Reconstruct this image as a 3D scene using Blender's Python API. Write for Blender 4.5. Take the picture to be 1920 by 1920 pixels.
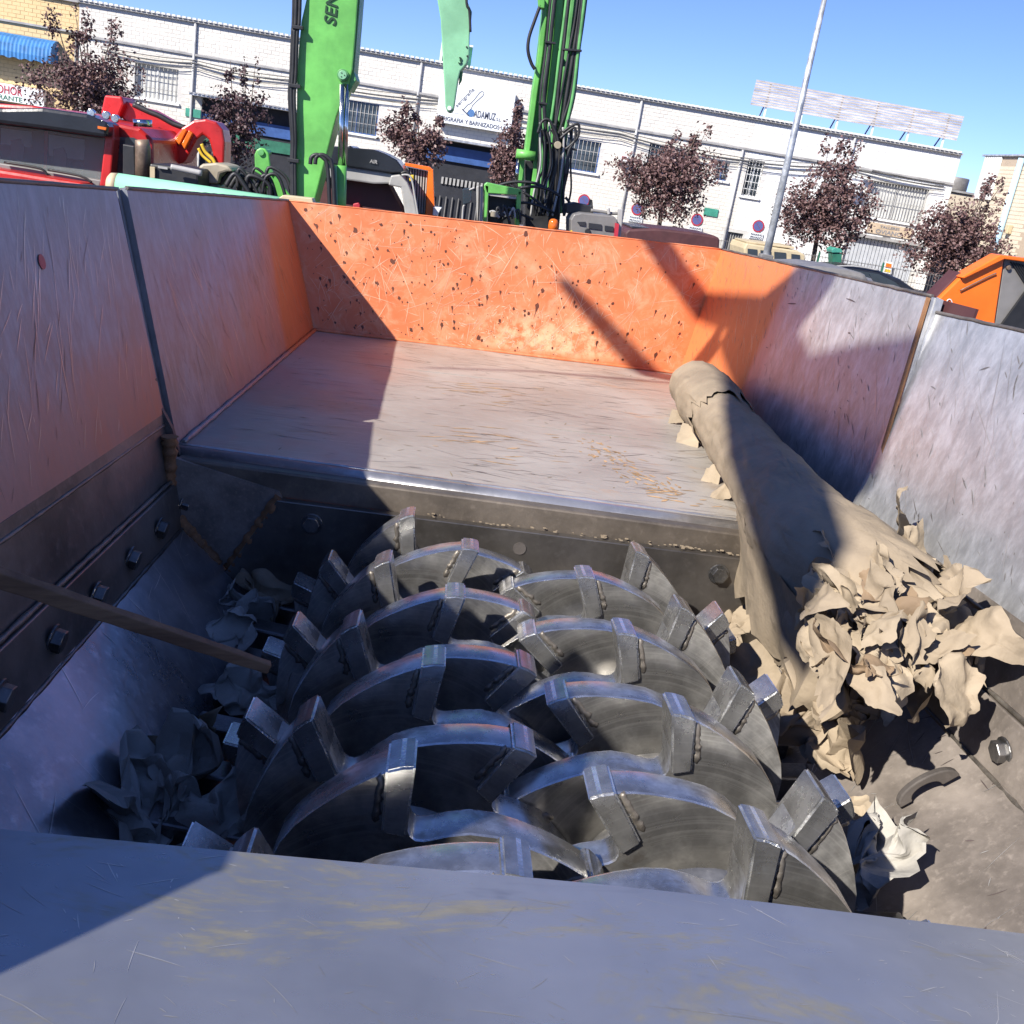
import bpy, bmesh, math, random
from mathutils import Vector, Matrix, noise, Euler
random.seed(7)
D = bpy.data; SC = bpy.context.scene
COL = SC.collection
R = math.radians
for o in list(D.objects): D.objects.remove(o)

# ------------------------------------------------------------------ camera
F, PITCH, ROLL, YAW = 1910.0, R(18.559), R(9.397), R(5.514)
CAM = Vector((0, 0, 3.2))
fw = Vector((math.sin(YAW)*math.cos(PITCH), math.cos(YAW)*math.cos(PITCH), -math.sin(PITCH)))
r0 = Vector((math.cos(YAW), -math.sin(YAW), 0)); u0 = r0.cross(fw)
CR = math.cos(ROLL)*r0 + math.sin(ROLL)*u0
CU = math.cos(ROLL)*u0 - math.sin(ROLL)*r0
cd = D.cameras.new('camera'); cam = D.objects.new('camera', cd); COL.objects.link(cam)
m = Matrix((CR, CU, -fw)).transposed().to_4x4(); m.translation = CAM
cam.matrix_world = m
cd.sensor_width = 36; cd.sensor_fit = 'HORIZONTAL'; cd.lens = 36*F/1920; cd.clip_start = 0.02; cd.clip_end = 3000
SC.camera = cam
# ------------------------------------------------------------------ sky and sun
SUN = Vector((1.0, 0.90, -1.0)).normalized()          # direction in which the light travels
w = D.worlds.new('World'); SC.world = w; w.use_nodes = True
nt = w.node_tree; nt.nodes.clear()
sky = nt.nodes.new('ShaderNodeTexSky'); sky.sky_type = 'NISHITA'; sky.sun_disc = False
sky.sun_elevation = math.asin(-SUN.z); sky.sun_rotation = math.atan2(-SUN.x, -SUN.y)
sky.air_density = 1.0; sky.dust_density = 0.0; sky.ozone_density = 4.0; sky.altitude = 3000
bg = nt.nodes.new('ShaderNodeBackground'); bg.inputs[1].default_value = 0.104
wo = nt.nodes.new('ShaderNodeOutputWorld')
tint = nt.nodes.new('ShaderNodeMix'); tint.data_type = 'RGBA'; tint.blend_type = 'MULTIPLY'; tint.inputs[0].default_value = 1.0; tint.inputs[7].default_value = (.72,.745,1.04,1)
nt.links.new(sky.outputs[0], tint.inputs[6]); nt.links.new(tint.outputs[2], bg.inputs[0]); nt.links.new(bg.outputs[0], wo.inputs[0])
sd = D.lights.new('sun', 'SUN'); sd.energy = 4.8; sd.angle = R(0.53); sd.color = (1.0, 0.95, 0.87)
so = D.objects.new('sun', sd); COL.objects.link(so); so.rotation_euler = SUN.to_track_quat('-Z', 'Y').to_euler()
so.location = (-20, -20, 30)
SC.view_settings.view_transform = 'Standard'; SC.view_settings.look = 'None'
SC.view_settings.exposure = 0.80; SC.view_settings.gamma = 1.0
SC.cycles.max_bounces = 6; SC.cycles.diffuse_bounces = 2; SC.cycles.glossy_bounces = 4; SC.cycles.transmission_bounces = 4
SC.cycles.caustics_reflective = False; SC.cycles.caustics_refractive = False

# ------------------------------------------------------------------ helpers
def ray(px, py): return fw + CR*((px-960)/F) - CU*((py-960)/F)
def at(px, py, Y):                                     # point of the photograph at depth Y
    d = ray(px, py); return CAM + d*(Y/d.y)
def atz(px, py, z):
    d = ray(px, py); return CAM + d*((z-CAM.z)/d.z)
def V(*a): return Vector(a)

class MB:
    def __init__(s): s.v = []; s.f = []; s.sm = []
    def add(s, vs, fs, smooth=False):
        b = len(s.v); s.v += [tuple(p) for p in vs]
        for f in fs: s.f.append(tuple(i+b for i in f)); s.sm.append(smooth)
        return s
    def box(s, a, b):
        x0,y0,z0 = a; x1,y1,z1 = b
        return s.box8([(x0,y0,z0),(x1,y0,z0),(x1,y1,z0),(x0,y1,z0),(x0,y0,z1),(x1,y0,z1),(x1,y1,z1),(x0,y1,z1)])
    def cbox(s, c, d): 
        return s.box([c[i]-d[i]/2 for i in range(3)], [c[i]+d[i]/2 for i in range(3)])
    def box8(s, p): return s.add(p, [(0,3,2,1),(4,5,6,7),(0,1,5,4),(1,2,6,5),(2,3,7,6),(3,0,4,7)])
    def prism(s, poly, ext, smooth=False):
        n = len(poly); e = Vector(ext); P = [Vector(p) for p in poly]
        s.add(P+[p+e for p in P], [tuple(range(n))[::-1], tuple(range(n, 2*n))])
        s.add(P+[p+e for p in P], [(i, (i+1) % n, n+(i+1) % n, n+i) for i in range(n)], smooth)
        return s
    def tube(s, path, rad, n=8, caps=True, smooth=True):
        P = [Vector(p) for p in path]; m = len(P)
        rr = rad if isinstance(rad, (list, tuple)) else [rad]*m
        vs = []; up = None
        for i in range(m):
            t = (P[min(i+1, m-1)]-P[max(i-1, 0)]).normalized()
            if up is None: up = Vector((0,0,1)) if abs(t.z) < .9 else Vector((1,0,0))
            a = t.cross(up).normalized(); b = a.cross(t).normalized(); up = b
            for k in range(n):
                c = 2*math.pi*k/n; vs.append(P[i]+(a*math.cos(c)+b*math.sin(c))*rr[i])
        fs = [(i*n+k, i*n+(k+1) % n, (i+1)*n+(k+1) % n, (i+1)*n+k) for i in range(m-1) for k in range(n)]
        s.add(vs, fs, smooth)
        if caps: s.add(vs[:n], [tuple(range(n))[::-1]]); s.add(vs[-n:], [tuple(range(n))])
        return s
    def slab(s, quad, th):                             # quad sheet with thickness along its normal (outwards = th)
        q = [Vector(p) for p in quad]; nn = (q[1]-q[0]).cross(q[3]-q[0]).normalized()*th
        return s.prism(q, nn)
    def beam(s, a, b, w, h, up=(0,0,1)):
        a = Vector(a); b = Vector(b); t = (b-a).normalized(); x = t.cross(Vector(up)).normalized(); y = x.cross(t)
        q = [a-x*w/2-y*h/2, a+x*w/2-y*h/2, a+x*w/2+y*h/2, a-x*w/2+y*h/2]
        return s.prism(q, b-a)
    def mesh(s, name):
        me = D.meshes.new(name); me.from_pydata(s.v, [], s.f)
        me.polygons.foreach_set('use_smooth', s.sm)
        bm = bmesh.new(); bm.from_mesh(me); bmesh.ops.remove_doubles(bm, verts=bm.verts, dist=1e-5)
        bmesh.ops.recalc_face_normals(bm, faces=bm.faces); bm.to_mesh(me); bm.free()
        me.update(); return me
    def build(s, name, mat, parent=None, bevel=0, **kw):
        return obj(name, s.mesh(name), mat, parent, bevel, **kw)

def obj(name, me, mat, parent=None, bevel=0, label=None, cat=None, group=None, kind=None, sharp=None):
    o = D.objects.new(name, me); COL.objects.link(o)
    if not me.materials: me.materials.append(mat)
    if parent is not None:
        o.parent = parent
        w0 = parent.get('_off'); 
        if w0 is not None: o.location = -Vector(w0)
    if bevel:
        b = o.modifiers.new('bevel', 'BEVEL'); b.width = bevel; b.segments = 2; b.limit_method = 'ANGLE'; b.angle_limit = R(35)
    tag(o, label, cat, group, kind)
    return o
def tag(o, label=None, cat=None, group=None, kind=None):
    if label: o['label'] = label
    if cat: o['category'] = cat
    if group: o['group'] = group
    if kind: o['kind'] = kind
    return o
OFF = []
def thing(name, label, cat, loc, group=None):
    o = D.objects.new(name, None); COL.objects.link(o); o.location = loc; o.empty_display_size = .1
    o['_off'] = tuple(loc); OFF.append(o)
    return tag(o, label, cat, group)
def text(s, size, name='lettering', depth=.004, italic=0.0):
    cu = D.curves.new('t', 'FONT'); cu.body = s; cu.size = size; cu.extrude = depth; cu.align_x = 'LEFT'; cu.shear = italic
    cu.offset = size*0.012
    o = D.objects.new('t', cu); COL.objects.link(o)
    bpy.context.view_layer.update()
    me = D.meshes.new_from_object(o.evaluated_get(bpy.context.evaluated_depsgraph_get())); me.name = name
    D.objects.remove(o); D.curves.remove(cu); return me
def put_text(s, size, pos, right, up, mat, parent, fit=None, depth=.004, italic=0.0):
    me = text(s, size, 'lettering', depth, italic)
    xs = [v.co.x for v in me.vertices]; w = max(xs)-min(xs)
    sx = (fit/w) if fit else 1.0
    right = Vector(right).normalized(); up = Vector(up); up = (up-right*up.dot(right)).normalized(); nn = right.cross(up)
    for v in me.vertices: v.co = Vector(pos)+right*((v.co.x-min(xs))*sx)+up*v.co.y+nn*(v.co.z+depth)
    return obj('lettering', me, mat, parent)

# ------------------------------------------------------------------ materials
class NT:
    def __init__(s, name):
        s.m = D.materials.new(name); s.m.use_nodes = True; s.t = s.m.node_tree; s.t.nodes.clear()
        s.out = s.t.nodes.new('ShaderNodeOutputMaterial'); s.b = s.t.nodes.new('ShaderNodeBsdfPrincipled')
        s.t.links.new(s.b.outputs[0], s.out.inputs[0]); s.co = None
    def n(s, typ, **kw):
        x = s.t.nodes.new(typ)
        for k, v in kw.items(): setattr(x, k, v)
        return x
    def set(s, inp, val):
        if hasattr(val, 'is_output') or isinstance(val, bpy.types.NodeSocket): s.t.links.new(val, inp)
        else: inp.default_value = val
    def coord(s):
        if s.co is None: s.co = s.n('ShaderNodeTexCoord').outputs['Object']
        return s.co
    def mapping(s, scale=(1,1,1), rot=(0,0,0), loc=(0,0,0), src=None):
        x = s.n('ShaderNodeMapping'); s.set(x.inputs[0], src or s.coord()); x.inputs['Scale'].default_value = scale
        x.inputs['Rotation'].default_value = rot; x.inputs['Location'].default_value = loc; return x.outputs[0]
    def noise(s, scale=5, detail=4, rough=.55, vec=None, dist=0):
        x = s.n('ShaderNodeTexNoise'); s.set(x.inputs['Vector'], vec or s.coord()); x.inputs['Scale'].default_value = scale
        x.inputs['Detail'].default_value = detail; x.inputs['Roughness'].default_value = rough; x.inputs['Distortion'].default_value = dist
        return x.outputs['Fac']
    def vor(s, scale=5, vec=None, feature='F1', rnd=1.0):
        x = s.n('ShaderNodeTexVoronoi', feature=feature); s.set(x.inputs['Vector'], vec or s.coord()); x.inputs['Scale'].default_value = scale
        x.inputs['Randomness'].default_value = rnd; return x
    def ramp(s, fac, a, b, lo=0., hi=1.):
        x = s.n('ShaderNodeMapRange'); x.interpolation_type = 'SMOOTHSTEP'; s.set(x.inputs[0], fac)
        for i, v in enumerate((a, b, lo, hi)): x.inputs[i+1].default_value = v
        return x.outputs[0]
    def lin(s, fac, a, b, lo=0., hi=1.):
        x = s.n('ShaderNodeMapRange'); s.set(x.inputs[0], fac)
        for i, v in enumerate((a, b, lo, hi)): x.inputs[i+1].default_value = v
        return x.outputs[0]
    def math(s, op, a, b=0., clamp=False):
        x = s.n('ShaderNodeMath', operation=op); x.use_clamp = clamp; s.set(x.inputs[0], a); s.set(x.inputs[1], b); return x.outputs[0]
    def mix(s, f, a, b):
        x = s.n('ShaderNodeMix', data_type='RGBA'); s.set(x.inputs[0], f)
        for i, v in ((6, a), (7, b)):
            if isinstance(v, tuple) and len(v) == 3: v = v+(1,)
            s.set(x.inputs[i], v)
        return x.outputs[2]
    def mixf(s, f, a, b):
        x = s.n('ShaderNodeMix', data_type='FLOAT'); s.set(x.inputs[0], f); s.set(x.inputs[2], a); s.set(x.inputs[3], b); return x.outputs[0]
    def axis(s, i):
        x = s.n('ShaderNodeSeparateXYZ'); s.set(x.inputs[0], s.coord()); return x.outputs[i]
    def bump(s, h, strength=.3, dist=.01):
        x = s.n('ShaderNodeBump'); x.inputs['Strength'].default_value = strength; x.inputs['Distance'].default_value = dist
        s.set(x.inputs['Height'], h); s.t.links.new(x.outputs[0], s.b.inputs['Normal']); return x
    def fin(s, col=None, rough=None, metal=None):
        if col is not None: s.set(s.b.inputs['Base Color'], col+(1,) if isinstance(col, tuple) and len(col) == 3 else col)
        if rough is not None: s.set(s.b.inputs['Roughness'], rough)
        if metal is not None: s.set(s.b.inputs['Metallic'], metal)
        return s.m
    def scratches(s, scale=6, rot=(0,0,0), stretch=(1,1,14), width=.012, seed=0, thr=.5):
        # thin broken lines: narrow contour bands of strongly stretched noise
        mp = s.mapping(scale=(1/stretch[0],1/stretch[1],1/stretch[2]), rot=rot, loc=(seed*3.1, seed*1.7, seed*.9))
        n_ = s.noise(scale*2.2, 1.5, .6, mp)
        l = s.ramp(s.math('ABSOLUTE', s.math('SUBTRACT', n_, .5)), 0, width, 1, 0)
        br = s.ramp(s.noise(scale*1.3, 1, .6), thr, thr+.10)
        return s.math('MULTIPLY', l, br)

def paint(name, col, rough=.4, var=.12, dirt=.25, metal=0, bump=.05, scale=3):
    t = NT(name)
    c2 = tuple(max(0, c*(1-var*2.2)) for c in col); c3 = tuple(min(1, c*(1+var)) for c in col)
    a = t.mix(t.ramp(t.noise(scale, 5, .6), .3, .7), c2, c3)
    dm = t.ramp(t.noise(scale*2.3, 6, .7), .55, .8, 0, dirt)
    a = t.mix(dm, a, (.09,.075,.06))
    t.bump(t.noise(scale*12, 3), bump, .01)
    return t.fin(a, t.lin(t.noise(scale*4, 3), 0, 1, rough*.7, rough*1.3), metal)

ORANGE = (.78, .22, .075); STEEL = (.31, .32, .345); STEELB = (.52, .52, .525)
def worn(name, bias, grads=(), rot=(0,0,0), stretch=(1,1,10), orange=ORANGE, steel=STEEL, sc=3.0, fade=(.52,.24,.165), rgh=.42, namp=1.1):
    """bare scoured steel with left-over orange paint: paint mask = bias + sum of ramps along axes + noise"""
    t = NT(name)
    acc = t.math('MULTIPLY', t.math('SUBTRACT', t.noise(sc, 5, .6, t.mapping(rot=rot, scale=(1/stretch[0]**.4, 1/stretch[1]**.4, 1/stretch[2]**.4))), .5), namp)
    acc = t.math('ADD', acc, bias)
    for ax, a, b, wgt in grads:
        acc = t.math('ADD', acc, t.ramp(t.axis(ax), a, b, 0, wgt))
    thin = t.ramp(acc, .0, .55); full = t.ramp(acc, .5, .85)
    streak = t.math('ADD', t.math('MULTIPLY', t.noise(34, 6, .75, t.mapping(rot=rot, scale=tuple(1/q**.62 for q in stretch))), .6), t.math('MULTIPLY', t.noise(7, 4, .7), .4))
    steelc = t.mix(t.ramp(streak, .36, .68), tuple(c*.70 for c in steel), tuple(min(1, c*1.25) for c in steel))
    c = t.mix(t.math('MULTIPLY', thin, t.lin(streak, .25, .7, .35, .95), True), steelc, fade)
    c = t.mix(full, c, t.mix(t.noise(9, 4), tuple(x*.78 for x in orange), orange))
    t.bump(t.noise(30, 2, .6, t.mapping(rot=rot, scale=tuple(1/q for q in stretch))), .2, .004)
    met = t.math('MULTIPLY', t.math('SUBTRACT', 1., full), t.lin(thin, 0, 1, .55, .3))
    return t.fin(c, t.lin(streak, .2, .8, rgh*.75, rgh*1.3), met)

def m_backwall():
    t = NT('orange_paint_splattered')
    base = t.mix(t.ramp(t.noise(4, 4), .3, .7), (.62,.16,.055), (.71,.215,.085))
    # pale abraded zone in the lower middle
    x = t.axis(0); z = t.axis(2)
    zone = t.math('MULTIPLY', t.math('MULTIPLY', t.ramp(x, .0, .28), t.ramp(x, .75, .45)), t.math('MULTIPLY', t.ramp(z, 2.6, 2.64), t.ramp(z, 2.8, 2.66)))
    ab = t.math('MULTIPLY', zone, t.ramp(t.noise(22, 6, .75), .40, .62), True)
    base = t.mix(t.math('MULTIPLY', ab, .75), base, (.86,.60,.36))
    gen = t.ramp(t.noise(13, 6, .75, dist=.6), .44, .70, 0, .68)
    base = t.mix(gen, base, (.74,.38,.22))
    t.bump(t.noise(30, 2), .12, .003)
    return t.fin(base, t.lin(t.noise(12, 3), 0, 1, .38, .62), 0.)

def m_floor():
    t = NT('scoured_steel_floor')
    x = t.axis(0); y = t.axis(1)
    st = t.noise(3.2, 6, .6); fine = t.noise(60, 4, .65, t.mapping(scale=(.35, 1, 1)))
    c = t.mix(t.ramp(st, .3, .72), (.40,.36,.31), (.53,.485,.425))
    c = t.mix(t.ramp(fine, .45, .8, 0, .35), c, (.60,.56,.50))
    br = t.math('MULTIPLY', t.ramp(t.noise(3.4, 6, .75, t.mapping(scale=(.7,1.5,1), loc=(2,1,0)), dist=.5), .54, .70), .55)
    c = t.mix(br, c, (.36,.26,.17))
    og = t.math('MULTIPLY', t.ramp(t.noise(5, 6, .75, t.mapping(scale=(.45,1.3,1), loc=(7.3,2.2,0)), dist=.8), .57, .70), t.ramp(x, .1, .25))
    c = t.mix(t.math('MULTIPLY', og, .6), c, (.58,.33,.16))
    pk = t.math('MULTIPLY', t.ramp(t.noise(2.4, 4, .6, t.mapping(loc=(1,5,0))), .46, .62), t.ramp(x, .0, -.2))
    c = t.mix(t.math('MULTIPLY', pk, .55), c, (.55,.29,.21))
    t.bump(t.noise(40, 2, .6, t.mapping(scale=(.2, 1, 1))), .1, .004)
    return t.fin(c, t.lin(st, .2, .8, .40, .55), .3)

def m_disc(name, base, rough, met=.6, aniso=0.):
    t = NT(name)
    if aniso:
        tg = t.n('ShaderNodeTangent', direction_type='RADIAL', axis='Y'); t.set(t.b.inputs['Tangent'], tg.outputs[0]); t.b.inputs['Anisotropic'].default_value = aniso
    co = t.coord(); sp = t.n('ShaderNodeSeparateXYZ'); t.set(sp.inputs[0], co)
    r = t.math('SQRT', t.math('ADD', t.math('POWER', sp.outputs[0], 2.), t.math('POWER', sp.outputs[2], 2.)))
    cb = t.n('ShaderNodeCombineXYZ'); t.set(cb.inputs[0], r); t.set(cb.inputs[1], t.math('MULTIPLY', sp.outputs[1], .4))
    ring = t.noise(160, 4, .7, cb.outputs[0]); blot = t.noise(16, 5, .65)
    inf = t.n('ShaderNodeObjectInfo')
    c = t.mix(t.ramp(blot, .35, .7), tuple(q*.65 for q in base), tuple(q*1.25 for q in base))
    c = t.mix(t.ramp(ring, .5, .75, 0, .35), c, tuple(min(1, q*2.2) for q in base))
    s = t.scratches(20, (0,.7,0), (1,1,7), .006, 2, .5); s2 = t.scratches(24, (0,-.6,0), (1,1,9), .006, 6, .5)
    c = t.mix(t.math('MULTIPLY', t.math('MAXIMUM', s, s2), .6), c, (.62,.58,.52))
    dr = t.ramp(t.noise(9, 6, .75, dist=.5), .58, .72, 0, .5)
    c = t.mix(dr, c, (.16,.12,.085))
    t.bump(t.noise(55, 2), .06, .002)
    return t.fin(c, t.lin(t.math('ADD', blot, t.math('MULTIPLY', dr, .6)), .25, .85, rough*.7, rough*1.5), met)

def m_steel(name, base, rough=.4, metal=.7, rust=0., rustcol=(.20,.085,.035), scratch=.5, scale=4, stretch=(1,1,1)):
    t = NT(name)
    a = t.noise(scale, 6, .65, t.mapping(scale=tuple(1/q for q in stretch))); b = t.noise(scale*11, 4, .65)
    c = t.mix(t.ramp(a, .3, .72), tuple(q*.6 for q in base), tuple(min(1,q*1.3) for q in base))
    c = t.mix(t.ramp(b, .5, .8, 0, .4), c, tuple(min(1,q*1.9) for q in base))
    rm = t.ramp(t.math('ADD', t.noise(scale*1.6, 6, .7, t.mapping(loc=(4,2,1))), rust-.5), .45, .75)
    c = t.mix(rm, c, t.mix(b, tuple(q*.5 for q in rustcol), tuple(q*1.4 for q in rustcol)))
    t.bump(t.noise(scale*11, 2), .2, .003)
    return t.fin(c, t.mixf(rm, t.lin(a, .2, .8, rough*.75, rough*1.3), .8), t.math('MULTIPLY', t.math('SUBTRACT', 1., rm), metal))

def m_lip():
    t = NT('polished_front_plate')
    x = t.axis(0)
    a = t.noise(3, 5, .6); f = t.noise(70, 5, .7, t.mapping(scale=(.25,1,1)))
    c = t.mix(t.ramp(a, .3, .7), (.36,.365,.38), (.52,.52,.53))
    yl = t.ramp(t.noise(5.5, 6, .8, t.mapping(scale=(.5,1.3,1), loc=(3.4,0,1)), dist=.6), .52, .66, 0, .7)
    c = t.mix(yl, c, (.43,.38,.24))
    dk = t.ramp(t.noise(4.2, 4, .6, t.mapping(scale=(.7,1.2,1), loc=(9,4,0)), dist=1.6), .56, .68, 0, .5)
    c = t.mix(dk, c, (.13,.14,.18))
    t.bump(t.noise(70, 1, .7, t.mapping(scale=(.25,1,1))), .06, .002)
    return t.fin(c, t.math('ADD', t.lin(f, .2, .8, .24, .36), t.math('MULTIPLY', yl, .4)), .75)

def m_paper(name, col):
    t = NT(name)
    a = t.noise(9, 5, .6); b = t.noise(60, 4, .6)
    c = t.mix(t.ramp(a, .3, .7), tuple(q*.80 for q in col), tuple(min(1,q*1.08) for q in col))
    c = t.mix(t.ramp(b, .55, .8, 0, .25), c, tuple(q*.6 for q in col))
    t.bump(t.math('ADD', t.noise(18, 4, .65), t.math('MULTIPLY', t.vor(22, t.mapping(scale=(1,.5,1)), 'F1').outputs['Distance'], .5)), .5, .008)
    m_ = t.fin(c, .85, 0.)
    return m_
def m_brick(name, col):
    t = NT(name); inf = t.n('ShaderNodeTexCoord')
    a = t.noise(.6, 5, .6); b = t.noise(9, 4, .6, t.mapping(scale=(.5,1,1)))
    c = t.mix(t.ramp(a, .3, .75), tuple(q*.90 for q in col), col)
    c = t.mix(t.ramp(b, .4, .8, 0, .35), c, tuple(q*.86 for q in col))
    return t.fin(c, .85, 0.)
def m_leaf(name, c1, c2):
    t = NT(name); n_ = t.noise(1.7, 3)
    c = t.mix(t.ramp(t.noise(9, 2), .35, .65), c1, c2)
    t.b.inputs['Roughness'].default_value = .55
    return t.fin(c)
def m_glass(name, col=(.03,.04,.05), rough=.06):
    t = NT(name); t.b.inputs['Specular IOR Level'].default_value = .8
    return t.fin(t.mix(t.noise(3, 3), col, tuple(q*1.6 for q in col)), rough, 0.)
def m_glow(name, col, strength): 
    t = NT(name); return t.fin(col, .4, 0)

M = {}
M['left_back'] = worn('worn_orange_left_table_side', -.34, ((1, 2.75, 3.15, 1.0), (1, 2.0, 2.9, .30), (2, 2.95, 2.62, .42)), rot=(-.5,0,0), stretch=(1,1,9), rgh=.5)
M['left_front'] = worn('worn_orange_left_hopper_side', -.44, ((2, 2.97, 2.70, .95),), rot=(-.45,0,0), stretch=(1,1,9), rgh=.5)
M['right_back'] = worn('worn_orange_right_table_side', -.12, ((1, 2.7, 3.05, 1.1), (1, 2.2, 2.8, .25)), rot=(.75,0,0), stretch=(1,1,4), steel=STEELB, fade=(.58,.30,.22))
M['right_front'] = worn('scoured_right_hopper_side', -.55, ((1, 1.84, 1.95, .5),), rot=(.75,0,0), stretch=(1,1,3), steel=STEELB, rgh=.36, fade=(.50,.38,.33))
M['back'] = m_backwall(); M['floor'] = m_floor(); M['lip'] = m_lip()
M['disc'] = m_disc('dark_cutter_steel', (.44,.425,.40), .33, .82, .75); M['tooth'] = m_disc('worn_tooth_steel', (.46,.45,.43), .25, .85); M['rimsteel'] = m_disc('polished_rim_steel', (.62,.615,.60), .28, .9); M['edgesteel'] = m_steel('bright_worn_edge', (.80,.79,.76), .25, .9, .0, scratch=0, scale=20)
M['weld'] = m_steel('weld_bead_steel', (.22,.195,.165), .5, .7, .10, (.20,.13,.07), 0, 30)
M['dark'] = m_steel('dark_scoured_steel', (.20,.185,.175), .38, .6, .03, scratch=.25)
M['slope'] = m_steel('blue_black_slope_steel', (.34,.345,.365), .30, .75, .0, scratch=.2)
M['rslope'] = m_steel('brown_scoured_slope_steel', (.27,.232,.20), .5, .3, .10, (.19,.125,.08), .5, 7)
M['plate'] = m_steel('end_plate_steel', (.16,.145,.13), .36, .75, .02, scratch=.6)
M['rust'] = m_steel('rusty_steel', (.12,.105,.095), .6, .3, .20, (.36,.13,.04), .2, 6)
M['rust2'] = m_steel('orange_rust_steel', (.30,.15,.07), .75, .1, .25, (.50,.19,.06), 0, 18)
M['gusset'] = m_steel('grey_pitted_steel', (.27,.225,.19), .65, .2, .12, (.24,.12,.055), .35, 12)
M['beam'] = m_steel('dusty_beam_steel', (.18,.15,.12), .5, .5, .08, (.33,.19,.09), .3, 5)
M['pipe'] = m_steel('polished_hinge_pipe', (.48,.47,.47), .30, .75, .02, scratch=.5)
M['bolt'] = m_steel('bolt_steel', (.17,.165,.16), .35, .8, .0, scratch=.2, scale=20)
M['rimrust'] = m_steel('rough_plate_edge', (.16,.14,.125), .55, .4, .16, (.25,.11,.05), .3, 12)
M['paper'] = m_paper('kraft_paper', (.31,.245,.17)); M['paper2'] = m_paper('pale_torn_paper', (.37,.295,.205)); M['paper3'] = m_paper('brown_torn_paper', (.26,.18,.11)); M['paperg'] = m_paper('grey_paper', (.42,.395,.35))
def m_wood():
    t = NT('weathered_wood'); g = t.noise(30, 5, .7, t.mapping(scale=(.12,.35,1)))
    c = t.mix(t.ramp(g, .3, .7), (.12,.062,.034), (.30,.175,.095)); t.bump(g, .5, .004); return t.fin(c, .8, 0.)
M['wood'] = m_wood()
M['green'] = paint('machine_green_paint', (.15,.47,.10), .40, .12, .22); M['green_d'] = paint('dull_green_paint', (.11,.34,.11), .45, .15, .3)
M['green_t'] = paint('sun_bleached_green_paint', (.24,.52,.30), .45, .10, .2)
M['mint'] = paint('mint_green_paint', (.25,.58,.36), .35, .06, .08); M['red'] = paint('truck_red_paint', (.50,.022,.02), .3, .12, .15)
M['orange'] = paint('clean_orange_paint', (.90,.17,.015), .35, .06, .08); M['grey'] = paint('machine_grey_paint', (.20,.19,.18), .45, .1, .2)
M['lgrey'] = paint('light_grey_paint', (.40,.39,.37), .4, .08, .2); M['white'] = paint('white_paint', (.78,.78,.76), .4, .04, .1)
M['black'] = paint('black_rubber', (.022,.022,.024), .5, .2, .1); M['chrome'] = m_steel('chrome_rod', (.62,.62,.62), .15, 1., 0, scratch=.2)
M['dkgreen'] = paint('dark_green_panel', (.03,.16,.10), .5); M['brown'] = m_steel('exhaust_steel', (.26,.19,.14), .5, .5, .2)
M['maroon'] = paint('dark_maroon_tarp', (.085,.03,.03), .6); M['beige'] = paint('beige_paint', (.55,.45,.28), .5, .06, .1)
M['blackcar'] = paint('black_car_paint', (.02,.022,.028), .2, .1, .05); M['tan'] = paint('tan_plastic', (.36,.31,.22), .5)
M['glass'] = m_glass('window_glass'); M['wglass'] = m_glass('windscreen_glass', (.75,.82,.82), .02); M['wglass'].node_tree.nodes['Principled BSDF'].inputs['Transmission Weight'].default_value = .85; M['cabin'] = paint('dark_cabin_lining', (.045,.055,.06), .7, .2, .1); M['cabinlight'] = paint('rear_cab_window', (.26,.33,.35), .3, .1, 0)
M['beacon'] = paint('orange_beacon_lens', (.75,.16,.02), .15, .1, 0); M['yellow'] = paint('yellow_paint', (.75,.50,.04), .5)
M['brickw'] = m_brick('white_painted_brick', (.77,.725,.645)); M['mortar'] = m_brick('white_mortar', (.63,.61,.57)); M['brickb'] = m_brick('bright_white_brick', (.86,.86,.84))
M['bricky'] = m_brick('yellow_painted_brick', (.74,.55,.29)); M['mortary'] = m_brick('yellow_mortar', (.60,.44,.23))
M['tilec'] = m_brick('cream_tile', (.66,.57,.44)); M['mortarc'] = m_brick('tile_joint', (.45,.36,.27))
M['ledge'] = paint('grey_ledge', (.36,.35,.34), .7); M['zinc'] = m_steel('zinc_sheet', (.50,.51,.53), .4, .5, .04, scratch=.1)
M['pipeg'] = paint('grey_downpipe', (.46,.46,.46), .5); M['blue'] = paint('blue_canvas', (.04,.19,.46), .6, .12, .05); M['bluep'] = paint('pale_blue_pipe', (.42,.62,.78), .4, .05, .05)
M['bluewin'] = paint('blue_window_frame', (.05,.11,.30), .4, .1, .1); M['inner'] = paint('dark_interior', (.02,.022,.03), .8)
M['blind'] = paint('white_blind', (.60,.60,.57), .7, .05, 0); M['shutter'] = paint('grey_shutter', (.50,.52,.55), .5, .05, .1)
M['signw'] = paint('sign_white', (.80,.82,.83), .5, .02, .0); M['signg'] = paint('sign_green', (.06,.30,.22), .5); M['txt'] = paint('dark_lettering', (.05,.06,.10), .5, .05, 0)
M['txtred'] = paint('red_lettering', (.42,.03,.05), .5, .05, 0); M['txtgreen'] = paint('green_lettering', (.04,.17,.09), .5, .05, 0); M['txtblue'] = paint('blue_ball', (.09,.20,.42), .5, .05, 0)
M['txtgrey'] = paint('grey_lettering', (.22,.23,.26), .5, .05, 0); M['txtdg'] = paint('dark_green_lettering', (.012,.05,.018), .5, .05, 0)
M['npblue'] = paint('sign_blue', (.10,.12,.30), .5, .05, 0); M['npred'] = paint('sign_red', (.45,.03,.05), .5, .05, 0); M['signsand'] = paint('sign_sand', (.56,.44,.31), .6, .1, 0)
M['slat'] = m_steel('peeling_slat', (.56,.51,.475), .6, .1, .16, (.34,.24,.19), .2, 2.2, (2.5,1,.3))
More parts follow.
